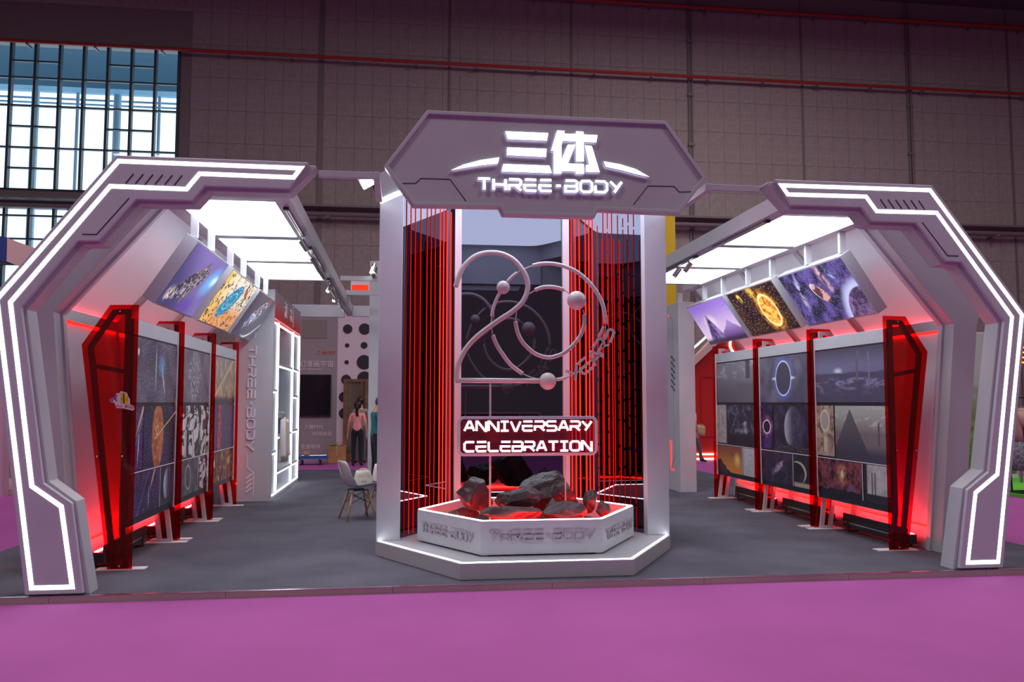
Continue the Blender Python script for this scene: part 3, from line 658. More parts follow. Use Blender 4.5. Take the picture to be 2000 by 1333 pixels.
stand(1, *YS[2], [(p_clouds, 'grey clouds and a leaning tower'), (p_bark, 'pale bark texture'), (p_storm, 'storm over dark water'), (p_sunset, 'orange sunset over cliffs'), (p_plan, 'pale line drawing')], 'red finned display stand with grey clouds over an orange sunset', LR)
# sticker on the acrylic of the first stand
stk = thing('sticker', at(240, 785, y=.882), 'small white edged sticker with yellow and purple lettering on red acrylic', 'sticker')
FS = lambda y: (lambda u, v, d: tuple(Vector((at(200+u/14.81, 740+v/14.81, y=y).x, y-d, at(200+u/14.81, 740+v/14.81, y=y).z))))
f3 = FS(.883)
mk('backing', prism([(210, 620), (240, 680), (350, 700), (410, 850), (640, 870), (880, 930), (930, 880), (920, 800), (880, 770), (800, 750), (800, 600), (750, 520), (710, 410), (540, 360), (480, 430), (415, 415), (370, 530), (230, 590)], 0, .001, f3), mat('sticker_white', (.85, .72, .70), .4), stk)
YEL, PUR, CRI = mat('sticker_yellow', (.80, .62, .02), .4), mat('sticker_purple', (.36, .16, .70), .4), mat('sticker_red', (.45, .02, .02), .4)
mk('glyph', join(*[ribbon(p, 42, .001, .002, f3) for p in ([(540, 420), (690, 450)], [(490, 465), (745, 520)], [(615, 430), (625, 720)], [(540, 540), (550, 640), (720, 660), (715, 550), (540, 540)], [(550, 595), (715, 605)], [(505, 680), (745, 725)])]), YEL, stk)
mk('glyph', join(*[ribbon(p, 55, .001, .002, f3) for p in ([(420, 460), (385, 560), (230, 620)], [(360, 570), (425, 665)], [(240, 640), (320, 650)])]), PUR, stk)
for c, x, m in (('Y', 395, PUR), ('U', 465, PUR), ('I', 535, PUR), ('E', 650, CRI), ('T', 715, CRI), ('U', 785, CRI), ('C', 850, CRI)):
    wd, sx = GL[c]; yy = 815+(x-395)*.09
    mk('letter', join(*[ribbon([(x+(u if m is PUR else 1-u)*52, yy-v*62) for u, v in q], 16, .001, .002, f3) for q in sx]), m, stk)

# floor wash lights behind the stands
def wash(s, y0, y1, where):
    t = thing('wash_light_bar', (s*4.24, (y0+y1)/2, 0), 'black floor bar glowing red behind the stand with '+where, 'light bar', 'red floor light bars')
    x0, x1 = sorted((s*4.185, s*4.295))
    bevel(mk('housing', box(x0, x1, y0, y1, .045, .15), BLACK, t), .008)
    mk('trim', box(min(s*4.18, s*4.185), max(s*4.18, s*4.185), y0+.05, y1-.05, .10, .115), CHROME, t)
    for y in (y0+.1, y1-.16):
        mk('foot', join(box(x0-.01, x1+.01, y, y+.05, 0, .012), box(x0-.008, x0, y, y+.05, .012, .13), box(x1, x1+.008, y, y+.05, .012, .13)), BLACK, t)
    mk('visor', box(min(s*4.186, s*4.20), max(s*4.186, s*4.20), y0+.02, y1-.02, .15, .215), BLACK, t)  # added lip that hides the lens and sends its red upward
    mk('lens', prism([(4.245, .151), (4.285, .151), (4.285, .156), (4.245, .156)], y0+.03, y1-.03, lambda u, v, d: (s*u, d, v)), WASHR, t)
for s in (-1, 1):
    for i, (a, b) in enumerate(YS):
        wash(s, a+.12, b-.15, (('the comet poster', 'ink posters', 'the golden street') if s < 0 else ('the dark pyramid', 'the blue ring', 'grey clouds'))[i])

# ceiling tracks and spotlights
def track(s, y0, y1, heads, which):
    t = thing('lighting_track', (s*2.5, (y0+y1)/2, 3.54), 'short aluminium lighting track under the ceiling beam '+which, 'lighting track', 'lighting tracks')
    mk('rail', join(box(s*2.50-.018, s*2.50-.006, y0, y1, 3.515, 3.539), box(s*2.50+.006, s*2.50+.018, y0, y1, 3.515, 3.539), box(s*2.50-.018, s*2.50+.018, y0, y1, 3.535, 3.5395)), CHROME, t)
    mk('end_feed', box(s*2.50-.025, s*2.50+.025, y0-.05, y0, 3.51, 3.5395), BLACK, t)
    for i, (y, dx, dy) in enumerate(heads):
        h = thing('spotlight', (s*2.5, y, 3.51), f'small silver cylinder spotlight clamped on the track {which}', 'spotlight', 'track spotlights '+which)
        d = Vector((dx, dy, -.75)).normalized(); p = Vector((s*2.5, y, 3.45))
        mk('stem', tube([(s*2.5, y, 3.512), p+Vector((0, 0, -.01))], .008, 8), CHROME, h)
        mk('barrel', tube([p-d*.05, p+d*.10], .036, 14), CHROME, h, False)
        mk('lens', tube([p+d*.1005, p+d*.103], .03, 14), glow('spot_lens', (1, .9, .75), 6), h)
track(-1, .80, 2.25, [(2.20, .5, .6)], 'nearest the arch by the hall window')
track(-1, 2.95, 4.9, [(3.35, .5, .7), (3.8, .4, .7), (4.45, .5, .7)], 'above the ink posters')
track(-1, 5.6, 9.4, [(5.9, -.3, -.5), (6.5, .4, .6), (7.2, -.4, -.5), (8.2, .3, .6), (8.9, .4, .7)], 'beside the lit shelf unit')
track(1, .72, 2.25, [], 'nearest the arch by the clothes rack')
track(1, 2.9, 4.4, [(3.15, -.5, .3), (3.6, -.5, .3)], 'above the blue ring poster')

# ================================================================== CENTRAL TOWER
HEX = [(-.805, 0), (.805, 0), (1.6, 1.35), (.805, 2.7), (-.805, 2.7), (-1.6, 1.35)]
def inset(poly, d):
    L, R = outline(poly, 2*d, True); return [tuple(p) for p in L]
tw = thing('display_tower', (0, 1.35, 0), 'tall hexagonal display tower with mirrored back panels and red vertical light tubes', 'tower')
bevel(mk('base', prism(HEX, .001, .15, XY), SHELL2, tw), .006)
hi = inset(HEX, .03)
mk('base_light_line', ribbon([hi[5], hi[0], hi[1], hi[2]], .018, .1505, .156, XY), LEDB, tw)
for s in (-1, 1):
    x0, x1 = sorted((s*1.345, s*1.595))
    bevel(mk('pillar', box(x0, x1, 1.36, 1.66, .151, 4.03), SHELL, tw), .004)
    x0, x1 = sorted((s*.63, s*.71))
    mk('back_post', box(x0, x1, 2.47, 2.56, .151, 4.03), SHELL, tw)
    p0, p1 = Vector((s*1.345, 1.50)), Vector((s*.715, 2.52)); e = (p1-p0); n = Vector((e.y, -e.x)).normalized()
    if n.y > 0: n = -n                         # towards the viewer
    G = lambda u, v, d: ((p0+e*u+n*d).x, (p0+e*u+n*d).y, v)
    pan = mk('side_mirror', prism([(0, .151), (1, .151), (1, 4.02), (0, 4.02)], -.03, 0, G), MIRR, tw)
    L = e.length
    tubes = [(.70, 0), (.77, 0), (.84, 0), (.92, 0), (.60, 1), (.52, 1), (.44, 1), (.32, 1), (.22, 1), (.14, 1), (.06, 2)] if s < 0 else \
            [(.96, 0), (.90, 0), (.84, 0), (.75, 0), (.70, 0), (.65, 0), (.58, 3), (.50, 1), (.44, 3), (.38, 1), (.30, 3), (.23, 3), (.16, 3), (.09, 3)]  # dim and dashed entries are mirror reflections drawn as glowing strips
    for u, kind in tubes:
        wdt = (.011 if kind == 0 else .008)/L
        if kind in (0, 1, 2):
            mk('red_light_tube', prism([(u-wdt/2, .17), (u+wdt/2, .17), (u+wdt/2, 3.92), (u-wdt/2, 3.92)], 0, .006, G), (LEDR, REFLR, REFLR2)[kind], pan)
        else:
            z = .17; parts = []
            while z < 3.7:
                l = random.uniform(.10, .30); parts.append(prism([(u-wdt/2, z), (u+wdt/2, z), (u+wdt/2, z+l), (u-wdt/2, z+l)], 0, .005, G)); z += l+random.uniform(.02, .04)
            mk('red_light_tube', join(*parts), REFLR if u > .3 else REFLR2, pan)
mk('back_mirror', box(-.63, .63, 2.53, 2.56, .151, 4.02), MIRR, tw)
hw_ = inset(HEX, .05)
for i in range(6):
    j = (i+1) % 6; zl = 3.42 if i in (0, 3) else 3.80
    mk('crown_panel', prism([HEX[i], HEX[j], hw_[j], hw_[i]], zl, 4.08, XY), SHELL, tw)
mk('crown_roof', prism(hw_, 4.04, 4.075, XY), SHELL, tw)
ih = inset(HEX, .22); rh = []
for i in range(6):
    p, a_, b_ = Vector(ih[i]), Vector(ih[i-1]), Vector(ih[(i+1) % 6])
    for k in range(5):
        u = k/4; q = p+(a_-p).normalized()*.16; r_ = p+(b_-p).normalized()*.16; rh.append(tuple(q*(1-u)**2+p*2*u*(1-u)+r_*u*u))
mk('canopy_diffuser', prism(rh, 3.99, 4.039, XY), TOWERW, tw)
# lit swoosh on the side fascia
q0, q1 = Vector((-.805, 0)), Vector((-1.6, 1.35)); qe = q1-q0; qn = Vector((-qe.y, qe.x)).normalized()
if qn.y > 0: qn = -qn
for s in (-1, 1):
    Q = lambda u, v, d: (-s*(q0+qe*u+qn*d).x, (q0+qe*u+qn*d).y, v)
    pts = [(.45, 3.70), (.60, 3.725), (.78, 3.735), (.93, 3.725), (.97, 3.715), (.97, 3.675), (.8, 3.685), (.6, 3.69)]
    mk('lit_swoosh', prism([(u, v+.06) for u, v in pts], 0, .02, Q), LETW, tw)

# header sign
HP = [(1.144, 4.275), (1.516, 3.739), (1.26, 3.384), (.469, 3.396), (.432, 3.324)]
HPOLY = HP + [(-x, z) for x, z in reversed(HP)]
hd = thing('header_sign', (0, -.1, 3.32), 'wide angular grey header sign with glowing white Chinese and THREE-BODY lettering', 'sign')
bevel(mk('plate', prism(HPOLY, -.10, -.002, XZ), SHELL2, hd), .006)
rim = [(x*(1-.018/max(abs(x), .3)), z+(.016 if z < 3.5 else -.016 if z > 4 else 0)) for x, z in HPOLY]
bevel(mk('rim', ribbon(rim, .034, -.128, -.10, XZ, True), SHELL2, hd), .004)
YH = -.105
def hpt(a, b): v = at(720+a/2.941, 200+b/2.941, y=YH); return (v.x, v.z)
for g in ([(195, 465), (270, 465), (300, 437), (468, 442), (560, 568)], [(1868, 513), (1785, 515), (1755, 483), (1605, 480), (1522, 588)]):
    mk('panel_line', ribbon([hpt(*p) for p in g], .008, -.103, -.0995, XZ), DARK, hd)
GLY = [[(782, 173), (1028, 183), (1020, 227), (797, 218)], [(793, 265), (1018, 273), (1015, 320), (793, 310)], [(772, 360), (1035, 370), (1048, 413), (762, 403)],
       [(1080, 168), (1122, 170), (1104, 250), (1104, 415), (1060, 415), (1060, 285), (1045, 285)], [(1120, 186), (1310, 195), (1302, 237), (1107, 228)],
       [(1187, 173), (1230, 175), (1232, 345), (1187, 345)], [(1140, 250), (1184, 250), (1140, 358), (1232, 360), (1232, 417), (1186, 417), (1186, 403), (1104, 400), (1104, 340)],
       [(1237, 253), (1277, 257), (1323, 408), (1243, 405), (1243, 366), (1262, 366)],
       [(472, 396), (540, 365), (640, 338), (748, 322), (738, 358), (640, 368), (550, 382)], [(1345, 345), (1440, 362), (1530, 390), (1607, 434), (1540, 420), (1450, 396), (1357, 376)]]
for i, g in enumerate(GLY):
    lit_face(mk('lit_swoosh' if i > 7 else 'lit_stroke', prism([hpt(*p) for p in g], -.138, -.112, XZ), LETW, hd))
a, b = Vector(hpt(628, 506)), Vector(hpt(1450, 524))
letters('THREE-BODY', a, b, .102, .0235, -.138, -.112, XZ, LETW, hd, .30)
# beams tying the tower to the arches, floodlight
for s in (-1, 1):
    x0, x1 = sorted((s*1.62, s*2.115))
    o = mk('tie_beam', join(box(x0, x1, .0, .05, 3.655, 3.715), box(min(s*1.56, s*1.62), max(s*1.56, s*1.62), -.0, .9, 3.65, 3.72)), SHELL2); tag(o, 'slim grey tie beam from the tower to the arch '+('by the hall window' if s < 0 else 'by the clothes rack'), 'beam', 'tie beams')
    bevel(o, .003)
fl = thing('floodlight', (-1.69, .8, 3.83), 'small square floodlight shining white beside the tower header', 'floodlight')
fp = Vector((-1.70, .78, 3.83)); fa = Vector((.75, 0, .45)).normalized(); fb = Vector((-.35, -.55, .62)).normalized(); fn_ = fa.cross(fb).normalized()
fb = fn_.cross(fa)
FQ = lambda u, v, d: tuple(fp+fa*u+fb*v+fn_*d)
if fn_.y > 0: fn_ = -fn_
mk('case', prism([(-.08, -.06), (.08, -.06), (.08, .06), (-.08, .06)], -.04, 0, FQ), WHITE, fl)
mk('lens', prism([(-.07, -.05), (.07, -.05), (.07, .05), (-.07, .05)], .0, .004, FQ), glow('flood_lens', (1, 1, 1), 25), fl)
mk('bracket', tube([(-1.70, .80, 3.80), (-1.66, .86, 3.84), (-1.60, .88, 3.69)], .012, 8), BLACK, fl)

# planter -------------------------------------------------------------------
PH = [(-.587, .31), (.587, .31), (1.166, 1.28), (.587, 2.25), (-.587, 2.25), (-1.166, 1.28)]
pl = thing('rock_planter', (0, 1.28, .15), 'white hexagonal planter with raised THREE-BODY lettering and a lit rim', 'planter')
pin = inset(PH, .045)
for i in range(6):
    j = (i+1) % 6
    bevel(mk('side_panel', prism([PH[i], PH[j], pin[j], pin[i]], .165, .48, XY), SHELL if i else SHELL, pl), .002)
mk('rim_light', ribbon(inset(PH, .022), .022, .4805, .487, XY, True), LEDB, pl)
mk('bed', prism(inset(PH, .05), .166, .30, XY), mat('black_gravel', (.02, .02, .022), .8, bump=.8, bscale=60), pl)
for x, y in ((-.55, .36), (.55, .36), (-1.1, 1.28), (1.1, 1.28), (0, 2.2)): mk('foot', box(x-.03, x+.03, y-.03, y+.03, .151, .166), WOOD, pl)
ri = inset(PH, .06)
mk('red_light_line', ribbon([ri[5], ri[0], ri[1], ri[2]], .012, .35, .37, XY), glow('red_planter_led', (1, .010, .005), 110), pl)
LGR = mat('raised_grey_letter', (.40, .39, .43), .45)
mid = Vector((0, .31))
letters('THREE-BODY', (at(957, 1058, y=.30).x, at(957, 1058, y=.3).z), (at(1163, 1056, y=.30).x, at(957, 1058, y=.3).z), .090, .017, .293, .309, XZ, LGR, pl, .28)
def on_edge(P, Q, off):
    e = (Vector(Q)-Vector(P)).normalized(); n = Vector((e.y, -e.x))
    if n.y > 0: n = -n
    return lambda u, v, d: (P[0]+e.x*u+n.x*d, P[1]+e.y*u+n.y*d, v)
f1 = on_edge(PH[5], PH[0], 0); f2 = on_edge(PH[1], PH[2], 0); EL = (Vector(PH[5])-Vector(PH[0])).length
letters('THREE-BODY', (.10, .268), (EL-.12, .268), .090, .015, .001, .017, f1, LGR, pl, .28)
letters('THREE-BODY', (.12, .268), (EL-.10, .268), .090, .015, .001, .017, f2, LGR, pl, .28)

# rocks
ROCK = mat('dark_rock', (.036, .034, .04), .36, bump=.9, bscale=9, var=.5, vscale=7, spec=.6)
def rock(px0, px1, py0, py1, Y, depth, label, seed, cuts=16, drop=.0):
    rnd = random.Random(seed)
    A, B = at(px0, py1, y=Y), at(px1, py0, y=Y); w2, h2 = (B.x-A.x)/2, (B.z-A.z)/2; c = (A+B)/2
    bm = bmesh.new(); bmesh.ops.create_icosphere(bm, subdivisions=4, radius=1.15)
    for k in range(cuts):
        d = Vector((rnd.uniform(-1, 1), rnd.uniform(-1, 1), rnd.uniform(-1, 1))).normalized(); t = rnd.uniform(.62, .92)
        for v in bm.verts:
            q = v.co.dot(d)-t
            if q > 0: v.co -= d*q
    for v in bm.verts:
        n = math.sin(v.co.x*7+seed)*math.sin(v.co.y*6+seed*2)*math.sin(v.co.z*8+seed*.7)
        v.co *= 1+.035*n
    mx = [max(abs(v.co[i]) for v in bm.verts) for i in range(3)]
    for v in bm.verts: v.co = Vector((v.co.x/mx[0]*w2, v.co.y/mx[1]*depth, v.co.z/mx[2]*h2 if v.co.z > 0 else v.co.z/mx[2]*(h2+drop)))
    me = bpy.data.meshes.new('boulder'); bm.to_mesh(me); bm.free(); me.materials.append(ROCK)
    o = bpy.data.objects.new('boulder', me); C.objects.link(o); o.location = c
    return tag(o, label, 'rock', 'rocks in the planter')
rock(888, 962, 931, 1004, .97, .12, 'tall rounded dark rock beside the low black slab', 1)
rock(958, 1056, 949, 1000, .76, .08, 'low black slab rock lying between the two tall rocks', 12)
rock(1012, 1142, 918, 1008, 1.04, .13, 'largest peaked dark rock at the back of the planter', 3)
rock(931, 1061, 981, 1030, .57, .09, 'wide flat rock lit red at the front of the planter, under the letter A', 24)
rock(1060, 1164, 977, 1028, .58, .09, 'wedge shaped rock lit red at the front of the planter', 15)
rock(870, 936, 989, 1018, .99, .07, 'small flat rock lit red beside the tall rounded rock', 6)
rock(1160, 1194, 978, 1016, .99, .06, 'small jagged rock lit red beside the wedge shaped rock', 7)
rock(1136, 1168, 955, 1004, 1.06, .08, 'small dark rock leaning on the largest rock', 8)
rock(1062, 1098, 972, 1008, .74, .05, 'small red lit rock wedged below the largest rock', 9)

# the "20" sculpture ----------------------------------------------------------
YS20 = .86
def s3(a, b): return at(860+a/4.3, 470+b/4.3, y=YS20)
PEARL = mat('pearl_grey_paint', (.56, .52, .52), .3)
sculpt = thing('anniversary_sculpture', (0, YS20, .36), 'pearl grey tube sculpture of the number 20 with three spheres and the word YEARS', 'sculpture')
R1 = .027
def tb(pts, r, name='tube', n=5):
    return mk(name, tube(spline([s3(*p) for p in pts], n), r, 12), PEARL, sculpt, True)
tb([(128, 392), (150, 320), (190, 230), (260, 155), (340, 115), (430, 103), (520, 115), (610, 160), (680, 235), (722, 310), (735, 385), (720, 460), (680, 530), (600, 600), (500, 665), (400, 735), (300, 815), (220, 905), (165, 1005), (140, 1095), (134, 1178)], R1, 'figure_two')
tb([(128, 1177), (480, 1178), (835, 1180)], R1, 'foot_bar', 1)
for p in ([(775, 212), (850, 196), (930, 195), (1020, 211), (1120, 250), (1200, 305), (1280, 388), (1340, 482), (1375, 580), (1390, 702)], [(440, 795), (470, 872), (520, 952), (580, 1032), (640, 1085), (692, 1120)],
          [(432, 638), (445, 570), (470, 500), (500, 440)], [(563, 347), (600, 308), (645, 272)], [(975, 1170), (1020, 1162), (1062, 1150)],
          [(795, 418), (850, 397), (920, 390), (990, 400), (1040, 417)], [(1208, 622), (1210, 690), (1190, 770), (1140, 852), (1060, 930), (980, 970), (900, 983), (810, 958), (740, 908), (680, 840), (645, 760), (630, 680)]):
    tb(p, .0215 if len(p) > 4 else .018)
for p in ([(645, 272), (710, 238), (775, 212)], [(432, 638), (428, 715), (440, 795)], [(692, 1120), (760, 1150), (835, 1168)], [(748, 450), (795, 418)], [(640, 600), (630, 680)], [(1040, 417), (1085, 445)], [(1195, 580), (1208, 622)],
          [(1062, 1150), (1160, 1105), (1260, 1020), (1330, 920), (1375, 810), (1390, 702)], [(500, 440), (512, 425)]):
    tb(p, .006, 'wire')
kx = 1/4.3*(YS20+7.63)/FPX
for a, b, r in ((528, 395, 57), (1145, 505, 82), (902, 1183, 73)): mk('sphere', sphere(s3(a, b), r*kx, 28, 18), PEARL, sculpt, True)
for c, a, b, ang in (('Y', 1125, 1118, 30), ('E', 1213, 1055, 40), ('A', 1300, 980, 47), ('R', 1350, 890, 58), ('S', 1398, 790, 68)):
    q = s3(a, b); ca, sa = math.cos(math.radians(ang)), math.sin(math.radians(ang))
    def FY(u, v, d, q=q, ca=ca, sa=sa):
        u = (u-.5)*.13; v = (v-.5)*.13; return (q.x+u*ca-v*sa, q.y+d, q.z+u*sa+v*ca)
    mk('letter', join(*[ribbon(k, .19, -.012, .012, FY) for k in GL[c][1]]), PEARL, sculpt)
rx = s3(420, 1200)
mk('rod', tube([(rx.x, YS20, rx.z), (rx.x, YS20, .30)], .011, 10), PEARL, sculpt)
rx2 = at(1104, 900, y=YS20)
# acrylic sign
sg = thing('acrylic_sign', (0, .80, 1.05), 'red acrylic sign with a grey frame reading ANNIVERSARY CELEBRATION in glowing letters', 'sign')
SA, SB = at(896, 889, y=.80), at(1164, 816, y=.80)
def rrect(x0, x1, z0, z1, r):
    out = []
    for cx, cz, a0 in ((x1-r, z0+r, -90), (x1-r, z1-r, 0), (x0+r, z1-r, 90), (x0+r, z0+r, 180)):
        out += [(cx+r*math.cos(math.radians(a0+k*18)), cz+r*math.sin(math.radians(a0+k*18))) for k in range(6)]
    return out
rr_ = rrect(SA.x, SB.x, SA.z, SB.z, .05)
mk('acrylic_panel', prism(rr_, .80, .806, XZ), wine(), sg)
bevel(mk('frame', ribbon(rr_, .030, .788, .822, XZ, True), SHELL, sg), .004)
for txt, y0 in (('ANNIVERSARY', 846), ('CELEBRATION', 886)):
    a, b = at(905, y0-1.5, y=.775), at(1157, y0-1.5, y=.775)
    letters(txt, (a.x+.01, a.z+.012), (b.x-.01, a.z+.012), .092, .020, .765, .785, XZ, LETW, sg, .26)
for px in (1104,):
    X = at(px, 900, y=.86).x
    mk('rod', tube([(X, .86, SB.z), (X, .86, .30)], .009, 8), PEARL, sg)

# ================================================================== SHELF UNIT AND END CABINET
SHX = -3.44
su = thing('shelf_unit', (-3.7, 8.3, 0), 'tall grey shelf unit edged with white light tubes and lettered THREE-BODY on its end', 'shelf unit')
mk('end_panel', box(-4.05, SHX, 6.46, 6.52, .001, 3.47), SHELL, su)
mk('back_panel', box(-4.05, -4.0, 6.52, 10.0, .001, 3.47), SHELL, su)
yb = [6.52, 6.98, 8.85, 9.98]
mk('end_panel', box(-4.0, SHX, 9.98, 10.02, .001, 3.47), SHELL, su)
for y in (7.05, 8.98): mk('divider', box(-4.0, SHX-.005, y-.025, y+.025, .06, 2.98), SHELL, su)
mk('plinth', box(-4.0, SHX, 6.52, 9.98, .001, .06), SHELL, su)
GRADR = bpy.data.materials.new('red_gradient_print'); GRADR.use_nodes = True
_nt = GRADR.node_tree; _tc = _nt.nodes.new('ShaderNodeTexCoord'); _sp = _nt.nodes.new('ShaderNodeSeparateXYZ'); _nt.links.new(_tc.outputs['Generated'], _sp.inputs[0])
_nt.links.new(mixc(S(_nt, _sp.outputs[2]).st(0, .9), (.75, .035, .03), (.30, .24, .30)), _nt.nodes['Principled BSDF'].inputs['Base Color'])
fas = mk('fascia', box(-4.0, SHX+.004, 6.52, 9.98, 3.0, 3.465), GRADR, su)
shelves = {0: [1.80, .78], 1: [2.25, 1.02, .42], 2: [2.25, 1.72, 1.05, .42]}
cols = [(6.53, 7.025), (7.075, 8.955), (9.005, 9.97)]
for i, (a, b) in enumerate(cols):
    zs = [2.96]+shelves[i]+[.07]
    for z in shelves[i]: mk('shelf', box(-4.0, SHX-.002, a, b, z-.02, z+.02), SHELL, su)
    mk('light_tube', box(SHX-.03, SHX+.006, b-.012, b+.022, .10, 2.96), LEDW, su)
    for z in zs[:-1]:
        mk('light_tube', box(SHX-.03, SHX+.004, a+.01, b-.014, z-.04, z-.022), LEDW, su)
mk('light_tube', box(SHX-.003, SHX+.012, 6.56, 9.97, .07, .095), LEDW, su)
# raised vertical lettering on the end panel: reads downwards
LPK = mat('pale_letter', (.86, .80, .90), .4)
X0 = at(490, 780, y=6.45).x
FV = lambda u, v, d: (X0-.06+v, d, u)
za, zb = at(490, 676, y=6.45).z, at(490, 880, y=6.45).z
letters('THREE-BODY', (0, 0), (za-zb, 0), .115, .020, 6.435, 6.459, lambda u, v, d: (X0-.05+v, d, za-u), LPK, su, .26)
xA = at(484, 900, y=6.45); xB = at(497, 980, y=6.45)
mk('trim_line', ribbon([(X0-.045, zb-.06), (X0-.045, zb-.27), (X0+.07, zb-.37), (X0+.07, .10)], .012, 6.45, 6.459, XZ), LPK, su)
for k in range(4):
    z = zb-.38-k*.075
    mk('chevron', ribbon([(X0-.045, z-.075), (X0+.045, z)], .03, 6.445, 6.459, XZ), LPK, su)
mk('trim_line', ribbon([(X0+.05, 3.1), (X0+.05, za+.12)], .012, 6.45, 6.459, XZ), LPK, su)
def text_mesh(name, body, size, loc, rot, m, parent, depth=.006, align='LEFT'):
    cu = bpy.data.curves.new(name, 'FONT'); cu.body = body; cu.size = size; cu.extrude = depth; cu.align_x = align; cu.resolution_u = 3
    tmp = bpy.data.objects.new(name, cu); C.objects.link(tmp); dg = bpy.context.evaluated_depsgraph_get(); dg.update()
    me = bpy.data.meshes.new_from_object(tmp.evaluated_get(dg)); bpy.data.objects.remove(tmp); bpy.data.curves.remove(cu)
    me.materials.clear(); me.materials.append(m); o = bpy.data.objects.new(name, me); C.objects.link(o); o.location = loc; o.rotation_euler = rot
    if parent: o.parent = parent; o.matrix_parent_inverse = parent.matrix_basis.inverted()
    return o
WHL = mat('white_print', (.85, .82, .86), .5)
text_mesh('lettering', '源', .30, (SHX+.012, 7.6, 3.14), (pi/2, 0, pi/2), WHL, fas)
text_mesh('lettering', '品', .26, (SHX+.012, 8.35, 3.14), (pi/2, 0, pi/2), WHL, fas)
mk('bracket_line', ribbon([(8.72, 3.42), (8.82, 3.42), (8.82, 3.06), (8.72, 3.06)], .02, SHX+.004, SHX+.012, YZ), WHL, fas)
# goods on the shelves
def simple(name, vf, m, label, cat, group=None, bev=0):
    o = tag(mk(name, vf, m), label, cat, group)
    if bev: bevel(o, bev)
    return o
bk = thing('gift_box', (-3.7, 7.9, 1.04), 'blue and black gift box on the middle shelf', 'box')
mk('body', box(-3.80, -3.50, 7.55, 7.80, 1.041, 1.30), mat('blue_card', (.03, .08, .34), .5), bk); mk('sleeve', box(-3.82, -3.48, 7.80, 8.35, 1.041, 1.31), mat('black_card', (.03, .02, .03), .4), bk)
mk('label', box(-3.48, -3.478, 7.9, 8.25, 1.20, 1.26), CRI, bk)
simple('flat_book', box(-3.75, -3.47, 7.45, 8.3, 1.0405, 1.0408), WOOD, 'thin brown booklet lying under the gift box', 'book') if False else None
cb = thing('comic_book', (-3.6, 7.6, .44), 'upright colourful book leaning on the lowest shelf', 'book')
mk('cover', box(-3.60, -3.55, 7.5, 7.82, .0705, .33), mat('book_cover', (.45, .06, .10), .4, var=.6, vscale=14), cb); mk('band', box(-3.549, -3.546, 7.52, 7.80, .12, .19), WHL, cb)
simple('figurine', join(sphere((-3.65, 7.5, 2.30), .03, 10, 6), tube([(-3.65, 7.5, 2.271), (-3.65, 7.52, 2.40), (-3.66, 7.5, 2.62), (-3.70, 7.56, 2.75)], [.05, .03, .035, .01], 10)), mat('figurine_paint', (.12, .10, .14), .4), 'slim dark figurine on the shelf under the red fascia', 'figurine')
simple('small_card', box(-3.60, -3.595, 6.75, 6.86, 1.821, 1.99), WHL, 'small white card standing on a shelf above the jackets', 'card')
simple('small_pot', tube([(-3.6, 9.3, 1.071), (-3.6, 9.3, 1.11), (-3.6, 9.3, 1.17)], [.05, .07, .06], 12), mat('clay', (.5, .25, .2), .6), 'small clay pot at the far column of the shelf unit', 'pot')
# jackets on the shelf front
def jacket(y, m1, m2, label, xo):
    t = thing('jacket', (SHX+.06, y, .62), label, 'jacket', 'hanging jackets')
    prof = [(.0, 1.36, .05), (.02, 1.33, .13), (.04, 1.22, .19), (.055, 1.0, .20), (.06, .8, .205), (.06, .62, .21)]
    V, F = [], []; n = 18
    for z_, z, hw in [(p[0], p[1], p[2]) for p in prof]:
        for k in range(n):
            a = 2*pi*k/n; r = 1+.08*math.sin(5*a+z*6)
            V.append((SHX+.075+xo+math.cos(a)*(z_+.012)*r*.9, y+math.sin(a)*hw*r, z))
    for j in range(len(prof)-1): F += [[j*n+k, j*n+(k+1) % n, (j+1)*n+(k+1) % n, (j+1)*n+k] for k in range(n)]
    F += [list(range(n)), list(range((len(prof)-1)*n, len(prof)*n))]
    mk('torso', (V, F), m1, t, True)
    for s in (-1, 1):
        mk('sleeve', tube(spline([(SHX+.075+xo, y+s*.13, 1.30), (SHX+.085+xo, y+s*.22, 1.12), (SHX+.09+xo, y+s*.26, .90), (SHX+.10+xo, y+s*.27, .70)], 4), .05, 10), m2, t, True)
    mk('hanger', tube([(SHX+.07+xo, y-.12, 1.335), (SHX+.07+xo, y, 1.385), (SHX+.07+xo, y+.12, 1.335)], .007, 6), BLACK, t)
    mk('hook', tube([(SHX+.07+xo, y, 1.385), (SHX+.07+xo, y, 1.43), (SHX+.03, y, 1.45)], .004, 6), CHROME, t)
jacket(6.84, mat('cream_cloth', (.62, .58, .52), .9), mat('white_cloth', (.70, .68, .68), .9), 'cream jacket with white sleeves hanging on the shelf front', .07)
jacket(7.32, mat('blue_cloth', (.25, .34, .46), .9), mat('navy_cloth', (.03, .035, .06), .9), 'blue jacket with dark sleeves hanging behind the cream jacket', -.0)

